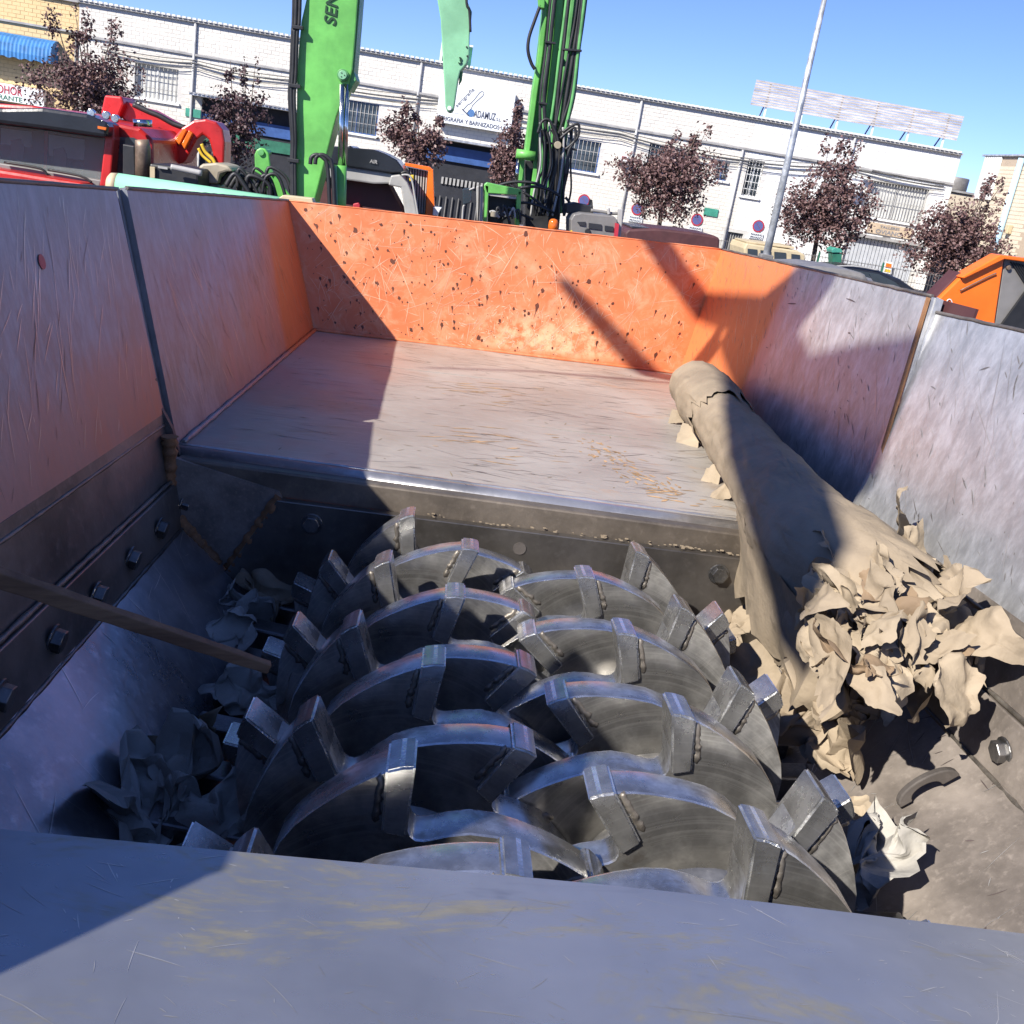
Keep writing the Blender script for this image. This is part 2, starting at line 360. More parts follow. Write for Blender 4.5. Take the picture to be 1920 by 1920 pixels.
M['leaf'] = m_leaf('purple_leaves', (.09,.046,.045), (.19,.11,.10)); M['leafd'] = m_leaf('dark_purple_leaves', (.055,.03,.034), (.11,.06,.062)); M['bark'] = paint('bark', (.10,.075,.06), .9)
M['pole'] = m_steel('galvanised_pole', (.44,.46,.48), .45, .4, .0, scratch=.1); M['cable'] = paint('cable_sheath', (.13,.13,.13), .6)
def m_ground():
    t = NT('yard_asphalt'); a = t.noise(.4, 6, .6); b = t.noise(60, 3)
    t.bump(b, .4, .01); return t.fin(t.mix(t.ramp(a, .3, .7), (.05,.048,.046), (.11,.105,.10)), .9, 0.)
M['ground'] = m_ground(); M['pave'] = paint('concrete_pavement', (.33,.31,.28), .9, .1, .2)

# ------------------------------------------------------------------ ground
MB().add([(-400,-200,0),(400,-200,0),(400,900,0),(-400,900,0)], [(0,1,2,3)]).build('yard_ground', M['ground'], kind='structure')
MB().box((-60,41.5,-.05),(60,45.93,.13)).build('pavement', M['pave'], kind='structure', bevel=.02)

# ================================================================== SHREDDER HOPPER
S = thing('shredder_hopper', 'large open orange shredder hopper with scoured steel walls and tilting table', 'shredder', (.2,1.2,0))
TL = .051                                              # the body rises towards the camera
def zt(y): return TL*(1.84-y)
CX = .195
def bz(x, y, z): return V(x, y, z+zt(y))
ZF = 2.60                                              # table floor
FL, FR_, BL, BR = V(-.468,1.90,ZF), V(.890,1.90,ZF), V(-.410,3.335,ZF), V(.846,3.535,ZF)
TLf, TRf, TLb, TRb = V(-.581,1.905,3.058), V(.945,2.0,3.087), V(-.540,3.42,2.985), V(.925,3.62,3.04)
def wavy_sheet(q00, q10, q11, q01, nu, nv, amp, th, mat, name, parent, freq=3., edge=0., seed=0):
    """steel sheet between four corners with slight buckling, ragged upper edge, real thickness"""
    n_ = (q10-q00).cross(q01-q00).normalized(); vs = []
    for j in range(nv+1):
        for i in range(nu+1):
            u, v = i/nu, j/nv
            p = (q00*(1-u)+q10*u)*(1-v)+(q01*(1-u)+q11*u)*v
            k = noise.noise(p*freq+V(seed,0,0))*amp*math.sin(math.pi*min(1, max(0, u)))**.3
            p = p+n_*k
            if edge and j == nv: p = p+(q01-q00).normalized()*noise.noise(p*38+V(0,seed,0))*edge
            vs.append(p)
    W = nu+1; fs = [(j*W+i, j*W+i+1, (j+1)*W+i+1, (j+1)*W+i) for j in range(nv) for i in range(nu)]
    me = D.meshes.new(name); me.from_pydata(vs, [], fs); me.polygons.foreach_set('use_smooth', [True]*len(fs))
    o = obj(name, me, mat, parent)
    s_ = o.modifiers.new('thickness', 'SOLIDIFY'); s_.thickness = abs(th); s_.offset = -1
    es = o.modifiers.new('split', 'EDGE_SPLIT'); es.split_angle = R(40)
    sgn = 1
    def surf(u, v, lift=.0007):
        x = min(max(u,0),1)*nu; y = min(max(v,0),1)*nv; i = min(int(x), nu-1); j = min(int(y), nv-1); fx, fy = x-i, y-j
        p = (vs[j*W+i]*(1-fx)+vs[j*W+i+1]*fx)*(1-fy)+(vs[(j+1)*W+i]*(1-fx)+vs[(j+1)*W+i+1]*fx)*fy
        return p+n_*lift*sgn
    SURF[name+str(seed)] = (surf, ((q10-q00).length+(q11-q01).length)/2, ((q01-q00).length+(q11-q10).length)/2, o)
    return o
SURF = {}
def marks(key, n_, ln, wd, ang, sd, mat, name, seed, reg=(.02,.98,.03,.97), dens=None, bend=.25):
    # scratches and gouges: thin tapered slivers lying on the sheet
    surf, W_, H_, par = SURF[key]; rr = random.Random(seed); mb = MB()
    for _ in range(n_):
        u = rr.uniform(reg[0], reg[1]); v = rr.uniform(reg[2], reg[3])
        if dens and rr.random() > dens(u, v): continue
        a = R(rr.gauss(ang, sd)); L = rr.uniform(ln[0], ln[1])*rr.random()**.6; w_ = rr.uniform(wd[0], wd[1]); bd = rr.uniform(-bend, bend); k = 5; lft = []; rgt = []; x, y = u*W_, v*H_
        for i in range(k+1):
            t = i/k; hw = w_*.5*(1-abs(2*t-1)**2*.85)
            nx, ny = -math.sin(a), math.cos(a)
            lft.append(((x+nx*hw)/W_, (y+ny*hw)/H_)); rgt.append(((x-nx*hw)/W_, (y-ny*hw)/H_))
            x += math.cos(a)*L/k; y += math.sin(a)*L/k; a += bd/k
        if not all(0 < q[0] < 1 and 0 < q[1] < 1 for q in lft+rgt): continue
        P_ = [surf(*q) for q in lft+rgt]; mb.add(P_, [(i, i+1, k+2+i, k+1+i) for i in range(k)])
    return mb.build(name, mat, par, kind='stuff')
def splats(key, n_, seed, mat, reg=(.02,.98,.03,.97), size=(.004,.011), dens=None):
    surf, W_, H_, par = SURF[key]; rr = random.Random(seed); mb = MB()
    for _ in range(n_):
        u = rr.uniform(reg[0], reg[1])*W_; v = rr.uniform(reg[2], reg[3])*H_
        if dens and rr.random() > dens(u/W_, v/H_): continue
        r = size[0]+(size[1]-size[0])*rr.random()**2.5; tail = rr.uniform(0, 5)*r if rr.random() < .45 else 0; sk = rr.uniform(-.35,.1); k = 12; pts = []
        for i in range(k):
            a = 2*math.pi*i/k; q = r*(1+rr.uniform(-.3,.3)); x, y = math.cos(a)*q*.8, math.sin(a)*q
            if tail and i in (8, 9, 10): x, y = x*.35+(sk*tail if i == 9 else sk*tail*.3), y-(tail if i == 9 else tail*.35)
            pts.append(((u+x)/W_, (v+y)/H_))
        if not all(0 < q[0] < 1 and 0 < q[1] < 1 for q in pts): continue
        c = surf(u/W_, v/H_, .0009); P_ = [surf(q[0], q[1], .0009) for q in pts]; mb.add([c]+P_, [(0, i+1, (i+1) % k+1) for i in range(k)])
    return mb.build('dark_splatter', mat, par, kind='stuff')
# table (hinged feed floor): floor of welded sheets, side and end walls
def fp(u, v): return (FL*(1-u)+FR_*u)*(1-v)+(BL*(1-u)+BR*u)*v
cuts = (0, .37, .70, 1.0)
for a, b in zip(cuts[:-1], cuts[1:]):
    e = .0005
    wavy_sheet(fp(0,a+e), fp(1,a+e), fp(1,b-e), fp(0,b-e), 24, 10, .004, .012, M['floor'], 'table_floor_sheet', S, 2.5, seed=a)
M['m_pale'] = paint('scratched_primer', (.80,.52,.34), .6, .1, 0); M['m_dark'] = paint('dark_splatter', (.13,.042,.022), .6, .2, 0); M['m_gouge'] = m_steel('gouge_steel', (.13,.10,.095), .5, .4, .0, scratch=0); M['m_gouge2'] = m_steel('shallow_gouge_steel', (.24,.22,.21), .5, .4, .0, scratch=0); M['m_bright'] = m_steel('bright_scratch_steel', (.62,.60,.57), .35, .7, 0, scratch=0); M['m_streak'] = paint('ochre_streak', (.56,.35,.18), .6, .25, .3, scale=30)
wavy_sheet(BL, BR, TRb, TLb, 30, 8, .003, .012, M['back'], 'table_end_wall', S, 2, .004)
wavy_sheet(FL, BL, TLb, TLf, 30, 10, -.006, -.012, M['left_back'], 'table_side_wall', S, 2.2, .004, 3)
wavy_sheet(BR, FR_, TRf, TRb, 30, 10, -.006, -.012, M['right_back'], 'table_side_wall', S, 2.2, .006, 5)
bk = 'table_end_wall0'
marks(bk, 420, (.02,.10), (.0006,.0018), 75, 40, M['m_pale'], 'scratches', 1); marks(bk, 260, (.01,.07), (.0006,.0014), 10, 50, M['m_pale'], 'scratches', 2, dens=lambda u, v: .4+.6*(v < .5)); marks(bk, 26, (.12,.34), (.001,.002), 85, 25, M['m_pale'], 'scratches', 3)
marks(bk, 700, (.006,.03), (.0008,.003), 30, 60, M['m_pale'], 'scratches', 4, reg=(.3,.75,.03,.4), dens=lambda u, v: max(0, 1-abs(u-.52)*4)*(1-v*1.6)); marks(bk, 14, (.1,.3), (.0008,.0015), 5, 8, M['m_pale'], 'scratches', 5)
splats(bk, 430, 6, M['m_dark'], size=(.0018,.006), dens=lambda u, v: .85 if u < .45 else .42); splats(bk, 26, 7, M['m_dark'], size=(.005,.010))
lb, rb_ = 'table_side_wall3', 'table_side_wall5'
marks(lb, 170, (.02,.10), (.0005,.0016), 118, 14, M['m_gouge'], 'gouges', 11); marks(lb, 160, (.03,.2), (.0005,.0014), 116, 10, M['m_bright'], 'scratches', 12)
marks(rb_, 260, (.006,.05), (.0006,.0030), 128, 22, M['m_gouge2'], 'gouges', 13); marks(rb_, 300, (.03,.16), (.0006,.0016), 118, 10, M['m_bright'], 'scratches', 14); marks(rb_, 3, (.1,.18), (.002,.004), 2, 3, M['m_gouge'], 'gouges', 15, reg=(.4,.8,.75,.9))
for sd_ in (0, .37, .70):
    k_ = 'table_floor_sheet'+str(sd_)
    marks(k_, 130, (.03,.2), (.0006,.002), 4, 14, M['m_gouge'], 'gouges', 21+int(sd_*100)); marks(k_, 170, (.03,.22), (.0005,.0014), 6, 16, M['m_bright'], 'scratches', 22+int(sd_*100)); marks(k_, 40, (.01,.04), (.001,.004), 40, 60, M['paper'], 'dust_crumbs', 23+int(sd_*100))
def streak(pts, wd, seed):
    mb = MB(); rr = random.Random(seed); L_, R__ = [], []
    P_ = [atz(a, b, ZF+.0045) for a, b in pts]; Q = []
    for i in range(len(P_)-1):
        for k in range(6): Q.append(P_[i].lerp(P_[i+1], k/6))
    for i, p in enumerate(Q):
        d = (Q[min(i+1, len(Q)-1)]-Q[max(i-1, 0)]).normalized(); n_ = V(-d.y, d.x, 0); t = i/len(Q); h = wd*(math.sin(math.pi*min(1,t*1.02))**.5)*(1+rr.uniform(-.45,.45))+.001
        L_.append(p+n_*h); R__.append(p-n_*h*rr.uniform(.6,1.2))
    n_ = len(Q); mb.add(L_+R__, [(i, i+1, n_+i+1, n_+i) for i in range(n_-1)]); mb.build('rust_streak', M['m_streak'], SURF['table_floor_sheet0'][3])
marks('table_floor_sheet0', 300, (.008,.035), (.003,.010), -56, 25, M['m_streak'], 'ochre_smears', 71, reg=(.60,.76,.25,.9), dens=lambda u, v: 1-min(1, abs((u-.73)+(v-.2)*.16)*16)); marks('table_floor_sheet0', 18, (.03,.09), (.003,.008), 10, 20, M['m_streak'], 'ochre_smears', 72, reg=(.68,.80,.1,.3))
for sd_ in (0, .37): marks('table_floor_sheet'+str(sd_), 26, (.04,.14), (.002,.007), 8, 14, M['m_streak'], 'ochre_smears', 73, reg=(.32,.6,.3,.9))
# folded rims along the top
def rim(a, b, name='rim_edge', mat=None, r=.007, seed=0):
    n_ = 40; pts = [a.lerp(b, i/n_) + V(noise.noise(V(i*.7,seed,1))*.001, 0, noise.noise(V(i*.9,seed,5))*.0012) for i in range(n_+1)]
    MB().tube(pts, r*.55, 6).build(name, mat or M['rimrust'], S)
rim(TLf, TLb, seed=1); rim(TRf, TRb, seed=2); rim(TLb, TRb, mat=M['back'], seed=3, r=.005)
# table hinge pipe and seams
MB().tube([FL+V(-.004,-.014,-.017), FR_+V(.0,-.014,-.017)], .024, 20).build('hinge_pipe', M['pipe'], S)
def weld(a, b, r=.006, n_=60, parent=S, mat=None, wob=.4):
    a = Vector(a); b = Vector(b); pts = [a.lerp(b, i/n_) for i in range(n_+1)]
    MB().tube(pts, [r*(1+wob*math.sin(i*2.4+noise.noise(V(i*.3,0,0))*4)*.5) for i in range(n_+1)], 6).build('weld_seam', mat or M['weld'], parent)
weld(FL+V(0,.012,.002), FR_+V(0,.012,.002), .0035, mat=M['pipe'])
weld(FL+V(.004,.02,.004), BL+V(.004,0,.004), .006, mat=M['left_back']); weld(FR_+V(-.004,.02,.004), BR+V(-.004,0,.004), .006, mat=M['right_back']); weld(BL+V(0,-.004,.004), BR+V(0,-.004,.004), .006, mat=M['back'])
# ends of the table sides (end flanges with left-over paint)
MB().slab([FL+V(-.01,-.004,0), TLf+V(-.012,-.004,0), TLf+V(-.040,-.004,-.01), FL+V(-.038,-.004,0)], .012).build('side_flange', M['left_back'], S)
MB().slab([FR_+V(.006,-.004,.02), TRf+V(.008,-.004,0), TRf+V(.022,-.006,-.004), FR_+V(.020,-.006,.02)], .012).build('side_flange', M['right_back'], S)

MB().slab([FL+V(-.020,.05,-.02), TLf+V(-.020,.05,-.005), TLf+V(-.022,-.07,-.005), FL+V(-.034,-.07,-.02)], -.006).build('added_joint_cover', M['dark'], S)  # covers added over the joint gaps; the left one stops a sun leak
MB().slab([FR_+V(.022,.12,-.02), TRf+V(.022,.06,-.005), TRf+V(.048,-.09,-.005), FR_+V(.036,-.06,-.02)], .006).build('added_joint_cover', M['maroon'], S)
MB().slab([FR_+V(-.004,-.004,.03), TRf+V(-.004,-.004,-.004), TRf+V(-.003,.012,-.004), FR_+V(-.003,.012,.03)], .003).build('seam_strip', M['rust2'], S)
# hopper body walls (fixed): right and left sections, mirrored about CX
YE = 1.87; YN = 0.22
def side(sg, ya, yb, yt=0):
    x = lambda h: CX+sg*(h+(.022 if sg > 0 and .60 < h < .67 else 0))
    top0, top1 = bz(x(.783-(.02 if yt else 0)),ya,3.058), bz(x(.783-(.02 if yt else 0)),yb+yt,3.066 if yt else 3.058); mid0, mid1 = bz(x(.684),ya,2.672), bz(x(.684),yb,2.672)
    low0, low1 = bz(x(.655),ya,2.535), bz(x(.655),yb,2.535); st0, st1 = bz(x(.640),ya,2.478), bz(x(.640),yb,2.478)
    sl0, sl1 = bz(x(.425),ya,2.285), bz(x(.425),yb,2.285)
    L_ = sg < 0
    m1 = M['left_front'] if L_ else M['right_front']
    q = (mid0, mid1, top1, top0) if L_ else (mid1, mid0, top0, top1)
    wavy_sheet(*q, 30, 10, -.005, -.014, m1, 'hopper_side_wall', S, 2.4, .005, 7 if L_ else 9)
    rim(top0, top1, seed=11+sg)
    if L_:
        sf = SURF['hopper_side_wall7'][0]; best = min(((u/200, v/60) for u in range(100,200) for v in range(20,58)), key=lambda q: (lambda d: abs((d.dot(CR)/d.dot(fw))*F+960-76)+abs(960-(d.dot(CU)/d.dot(fw))*F-490))(sf(*q)-CAM))
        MB().prism([sf(best[0]+.0065*math.cos(k*math.pi/10), best[1]+.026*math.sin(k*math.pi/10), .0012) for k in range(20)], V(.0005,0,0)).build('red_hole_mark', M['npred'], S)  # flat red oval in place of a hole showing red
    kk = 'hopper_side_wall'+('7' if L_ else '9'); an = 62 if L_ else 118
    marks(kk, 110 if L_ else 260, (.02,.13) if L_ else (.006,.05), (.0005,.0015 if L_ else .0034), an if L_ else 130, 16 if L_ else 26, M['m_gouge' if L_ else 'm_gouge2'], 'gouges', 31+sg); marks(kk, 260, (.03,.2), (.0005,.0014), an, 14, M['m_bright'], 'scratches', 33+sg)
    q = (low0, low1, mid1, mid0) if L_ else (low1, low0, mid0, mid1)
    wavy_sheet(*q, 24, 4, -.002, -.016, M['dark'] if L_ else M['rslope'], 'lower_side_plate', S, 3, seed=2)
    weld(mid0+V(-sg*.004,0,-.02), mid1+V(-sg*.004,0,-.02), .003, 50)
    ba = M['dark'] if L_ else M['rslope']
    # bolted wear strip
    strip = MB(); d1 = (low0-mid0).normalized(); nrm = V(-sg,0,0)
    a0, a1 = bz(x(.660),ya,2.548), bz(x(.660),yb,2.548); b0, b1 = bz(x(.642),ya,2.466), bz(x(.642),yb,2.466)
    strip.slab([a0, a1, b1, b0] if L_ else [a1, a0, b0, b1], -.014)
    so_ = strip.build('wear_strip', ba, S, bevel=.002)
    weld(a0+V(-sg*.006,0,.006), a1+V(-sg*.006,0,.006), .004, 70)
    for k in range(12):
        y = 1.845-.16*k
        if y < ya+.05: break
        c = bz(x(.637), y, 2.508); hexbolt(c, V(-sg*.98,0,-.2), .0165, .016, so_)
    q = (sl0, sl1, st1, st0) if L_ else (sl1, sl0, st0, st1)
    wavy_sheet(*q, 24, 6, -.002, -.02, M['slope'] if L_ else M['rslope'], 'sloping_wear_plate', S, 3, seed=4)
    ks = 'sloping_wear_plate4'; marks(ks, 160, (.02,.14), (.0005,.0016), 60 if L_ else 120, 30, M['m_bright'], 'scratches', 51+sg); marks(ks, 4 if L_ else 120, (.01,.06), (.001,.003), 60 if L_ else 120, 40, M['m_gouge'], 'gouges', 53+sg)
    weld(st0+V(-sg*.012,0,-.012), st1+V(-sg*.012,0,-.012), .004, 70, mat=M['bolt'] if L_ else None)
    MB().slab([sl0, sl1, sl1+V(0,0,-.35), sl0+V(0,0,-.35)], .02*sg).build('lower_wall', M['dark'], S)
    # scraper fingers between the cutter discs
    y0 = .919 if L_ else .848
    for k in range(-1, 8):
        yc = y0+.12*k+.0325; z1 = 2.345+zt(yc)
        if yc < ya+.7: continue
        f_ = MB().box8([(x(.47),yc-.022,z1-.06),(x(.235),yc-.022,z1-.06),(x(.235),yc+.022,z1-.06),(x(.47),yc+.022,z1-.06),
                        (x(.47),yc-.022,z1+.012),(x(.235),yc-.022,z1-.012),(x(.235),yc+.022,z1-.012),(x(.47),yc+.022,z1+.012)])
        f_.build('scraper_finger', M['bolt'], S, bevel=.004)
    # lifting eye: a bent plate with an opening, standing on the slope
    if L_: return
    ye = 1.215; e0 = bz(x(.58), ye, 2.424); nn = V(-sg*.67,0,.74); tt = V(-sg*.74,0,-.67)
    arc = []
    for i in range(15):
        a = math.pi*i/14; arc.append(e0+tt*(-.048*math.cos(a))*1.0+nn*(.026*math.sin(a)**.8))
    inner = []
    for i in range(15):
        a = math.pi*(14-i)/14; inner.append(e0+tt*(-.024*math.cos(a)+.004)+nn*(.015*math.sin(a)**.8))
    MB().prism(arc+inner, V(0,.012,-.001)).build('lifting_eye', M['rust'] if not L_ else M['slope'], S, bevel=.002)
def hexbolt(c, n_, r, h, parent, mat=None):
    n_ = Vector(n_).normalized(); a = n_.cross(V(0,1,.3)).normalized(); b = n_.cross(a)
    P = [c+(a*math.cos(i*math.pi/3)+b*math.sin(i*math.pi/3))*r for i in range(6)]
    m_ = MB().prism(P, n_*h)
    Wv = [c-n_*.001+(a*math.cos(i*math.pi/8)+b*math.sin(i*math.pi/8))*r*1.25 for i in range(16)]
    m_.prism(Wv, n_*.004)
    return m_.build('bolt', mat or M['bolt'], parent, bevel=.0015)
side(-1, YN, YE); side(1, .25, YE+.06, .09)
# unseen plate added on the left rim to shade part of the cutter discs
g = MB()
gx = CX-.783
gpts = [(.26,3.10),(.26,3.30),(.33,3.36),(.62,3.36),(.66,3.25),(.84,3.22),(.90,3.10)]
g.prism([V(gx-.004, y-.02, z+zt(y)-.03) for y, z in gpts], V(-.012,0,0)); g.build('rim_shadow_plate', M['left_front'], S, bevel=.002)

# end plate below the table, beam, gusset
PY = 1.815
beam = MB().box((-.455,1.838,2.545),(.86,1.885,2.597)); beam.build('cross_beam', M['beam'], S, bevel=.004)
pl = [(-.262,2.549),(.80,2.556),(.80,2.0),(-.44,2.0),(-.44,2.30),(-.345,2.395)]
plate = MB().prism([V(x, PY, z) for x, z in pl], V(0,.02,0)).build('end_plate', M['plate'], S, bevel=.002)
for x, z in ((-.194,2.512),(.594,2.518)):
    hexbolt(V(x,PY,z), V(0,-1,.05), .0165, .013, plate)
ring = [V(.201+.0125*math.cos(a*math.pi/8), PY-.0015, 2.517+.0125*math.sin(a*math.pi/8)) for a in range(16)]
MB().prism(ring, V(0,.001,0)).build('bolt_hole', M['rust'], plate)
dust = MB()
for i in range(90):
    u = random.random(); u = min(1, max(0, u+.12*math.sin(u*40))); x = .02+.62*u**.8; s_ = random.uniform(.001,.0032)
    dust.cbox((x, PY+.008+random.uniform(-.006,.012), 2.553+.0066*(x+.26)/1.06+s_*.3+.001), (s_*2.2,s_,s_*.7))
dust.build('dust_crumbs', M['paper'], plate, kind='stuff')
gus = [(-.462,2.600),(-.262,2.560),(-.255,2.548),(-.338,2.392),(-.36,2.40),(-.462,2.505)]
gp = MB().prism([V(x, 1.832, z) for x, z in gus], V(0,.012,0)).build('corner_gusset', M['gusset'], S)
for a, b in (((-.258,2.55),(-.340,2.395)),((-.365,2.398),(-.462,2.50)),((-.462,2.50),(-.466,2.64))):
    weld(V(a[0],1.829,a[1]), V(b[0],1.829,b[1]), .014, 24, gp, M['rust2'])
# torn corner bracket where body and table meet
MB().prism([V(-.505,1.872,2.735),V(-.497,1.872,2.69),V(-.470,1.872,2.645),V(-.455,1.872,2.60),V(-.452,1.872,2.555),V(-.475,1.872,2.49),V(-.492,1.872,2.50),V(-.50,1.872,2.60)], V(0,-.012,0)).build('corner_bracket', M['rust'], S)
MB().prism([V(.885,1.93,2.735),V(.905,1.93,2.69),V(.893,1.93,2.62),V(.870,1.93,2.61),V(.868,1.93,2.66)], V(0,-.012,0)).build('corner_bracket', M['lgrey'], S)
# front plate sloping down to the cutters
lp = []
NU, NVv = 40, 12
for j in range(NVv+1):
    v = j/NVv
    for i in range(NU+1):
        x = -.62+1.65*i/NU; y = .675-.55*v; z = 2.662+.55*.09*v
        lp.append(V(x, y+.008*noise.noise(V(x*1.5,0,3)), z+noise.noise(V(x*2,y*2,0))*.006))
fs = [(j*(NU+1)+i, j*(NU+1)+i+1, (j+1)*(NU+1)+i+1, (j+1)*(NU+1)+i) for j in range(NVv) for i in range(NU)]
o = MB().add(lp, fs, True).build('front_plate', M['lip'], S)
def lsurf(u, v, lift=.0006):
    x = u*NU; y = v*NVv; i = min(int(x), NU-1); j = min(int(y), NVv-1); fx, fy = x-i, y-j; W = NU+1
    return (lp[j*W+i]*(1-fx)+lp[j*W+i+1]*fx)*(1-fy)+(lp[(j+1)*W+i]*(1-fx)+lp[(j+1)*W+i+1]*fx)*fy+V(0,0,lift*.35)
SURF['lip'] = (lsurf, 1.65, .55, o)
marks('lip', 340, (.008,.05), (.0003,.0009), 20, 28, M['m_bright'], 'scratches', 41, reg=(.15,.8,.01,.5)); marks('lip', 160, (.003,.009), (.0005,.0012), 30, 60, M['m_bright'], 'nicks', 42, reg=(.15,.8,.01,.5)); marks('lip', 8, (.15,.35), (.0006,.0012), 5, 12, M['m_bright'], 'scratches', 43, reg=(.2,.7,.1,.5), bend=1.2)
s_ = o.modifiers.new('thickness','SOLIDIFY'); s_.thickness = .02; s_.offset = -1
es = o.modifiers.new('split','EDGE_SPLIT'); es.split_angle = R(40)
MB().box((-.55,.62,2.0),(.95,.64,2.63)).build('front_end_plate', M['dark'], S)
MB().box((-.6,.55,1.86),(1.0,2.0,1.88)).build('discharge_floor', M['dark'], S)
# machine frame below, down to the yard
ch = MB().box((-.75,-.1,.75),(1.15,4.2,1.855)); ch.build('machine_frame', M['orange'], S, bevel=.02)
for x in (-.55, .95):
    for y in (.3, 3.8): MB().tube([V(x-.16,y,.42),V(x+.16,y,.42)], .42, 24).build('wheel', M['black'], S, bevel=.03)
MB().box((-.7,.1,.42),(1.1,4.0,.75)).build('axle_beam', M['grey'], S)
for x in (-.40,.78): MB().beam((x,3.1,1.85),(x,3.1,2.585),.06,.08,(0,1,0)).build('table_support', M['grey'], S)

# ================================================================== CUTTER SHAFTS
RT = .2435; TH = .046
axd = V(0,1,-.051).normalized(); exd = V(1,0,0); ezd = exd.cross(axd)
PROF = [(0,1.0),(3.5,.985),(7,.962),(11,.935),(15,.908),(20,.875),(26,.842),(33,.808),(40,.768),(46,.722),(50,.690),(53,.672),(56,.668),(58,.682),(59.3,.71)]
def rprof(b):
    for (a0,r0_),(a1,r1_) in zip(PROF[:-1], PROF[1:]):
        if a0 <= b <= a1: return r0_+(r1_-r0_)*(b-a0)/(a1-a0)
    return PROF[-1][1]
def disc_mesh(sg):
    out = []
    for t in range(6):
        for b, r in PROF:
            a = R(t*60+sg*b) if sg > 0 else R(-t*60-b)
            out.append((math.cos(a)*r*RT, math.sin(a)*r*RT))
    n_ = len(out); inner = [(math.cos(math.atan2(z,x))*.09, math.sin(math.atan2(z,x))*.09) for x, z in out]
    mb = MB()
    rings = []
    for (yy, k) in ((-TH/2,.995),(-TH/2+.003,1.0),(TH/2-.003,1.0),(TH/2,.995)): rings.append([(x*k, yy, z*k) for x, z in out])
    inn = [[(x,-TH/2,z) for x, z in inner], [(x,TH/2,z) for x, z in inner]]
    vs = sum(rings, [])+sum(inn, [])
    idx = lambda r_, i: r_*n_+i % n_
    for r_ in range(3): mb.add(vs, [(idx(r_,i), idx(r_,i+1), idx(r_+1,i+1), idx(r_+1,i)) for i in range(n_)], True)
    mb.add(vs, [(idx(4,i), idx(4,i+1), idx(0,i+1), idx(0,i)) for i in range(n_)]+[(idx(3,i), idx(3,i+1), idx(5,i+1), idx(5,i)) for i in range(n_)])
    me = mb.mesh('cutter_disc'); me.set_sharp_from_angle(angle=R(38))
    me.materials.append(M['disc']); me.materials.append(M['rimsteel'])
    me.materials.append(M['edgesteel'])
    for p in me.polygons:
        ny = abs(p.normal.y); p.material_index = 1 if ny < .15 else (2 if ny < .97 else 0)
    return me
def tooth_mesh(sg):                                    # tip at angle 0, block lies behind the leading face
    w_ = .027; h = TH/2+.007
    P = []
    pts = [(.69*RT,-.0015),(1.0*RT+.003,-.001),(1.0*RT+.001,.012),(.962*RT+.004,w_),(.70*RT,w_-.004)]
    bm_ = MB().prism([V(r, -h, sg*t) for r, t in pts], V(0,2*h,0)); me = bm_.mesh('tooth')
    bm = bmesh.new(); bm.from_mesh(me); bmesh.ops.bevel(bm, geom=bm.edges[:], offset=.0024, segments=2, affect='EDGES')
    for f in bm.faces: f.material_index = 1 if f.calc_area() < 1.9e-4 and len(f.verts) == 4 and min(e.calc_length() for e in f.edges) < .003 else 0; f.smooth = True
    for e in bm.edges: e.smooth = True
    bm.to_mesh(me); bm.free(); me.materials.append(M['tooth']); me.materials.append(M['edgesteel']); me.set_sharp_from_angle(angle=R(50)); return me
def bead_mesh(sg, sd_):
    mb = MB()
    for yy in (-TH/2+.0016,):
        pts = []; rr = []
        for i in range(15):
            r = (.73+.215*i/14)*RT; pts.append(V(r+noise.noise(V(i,sd_,1))*.001, yy, sg*(.0305+noise.noise(V(i*1.6,sd_,3))*.004))); rr.append(.0044*(1+.7*noise.noise(V(i*.9,sd_,7)))*(1 if 0<i<14 else .5))
        mb.tube(pts, rr, 6)
    return mb.mesh('weld_bead')
for sg, px_, pz_, y0, ph, st, lab in ((1, .028, -.753, .919, 89.71, -3.095, 'left of the two parallel toothed cutter shafts, mostly in shade'), (-1, .362, -.745, .848, 94.32, 3.185, 'right of the two parallel toothed cutter shafts, beside the kraft paper roll')):
    base = CAM + exd*px_ + ezd*pz_
    rt = D.objects.new('cutter_shaft', None); COL.objects.link(rt); rt.location = base; rt.rotation_euler = (math.atan(-.051),0,0)
    tag(rt, lab, 'cutter shaft', 'cutter shafts')
    obj('shaft_tube', MB().tube([V(0,.72,0),V(0,1.83,0)], .125, 40, smooth=True).mesh('shaft_tube'), M['disc'], rt)
    dm = disc_mesh(sg); tm = tooth_mesh(sg); beads = [bead_mesh(sg, q) for q in range(4)]
    for k in range(-1, 8):
        if sg < 0 and k < 0: continue
        dsc = obj('cutter_disc', dm, M['disc'], rt); dsc.location = (0, y0+.12*k-TH/2, 0)
        a = ph+st*k+(30 if k % 2 else 0); dsc.rotation_euler = (0, -R(a), 0)
        for t in range(6):
            tt = obj('tooth', tm, M['tooth'], dsc); tt.rotation_euler = (0, -R(60*t), 0)
            be = obj('weld_bead', beads[(t*3+k) % 4], M['weld'], dsc); be.rotation_euler = (0, -R(60*t), 0)

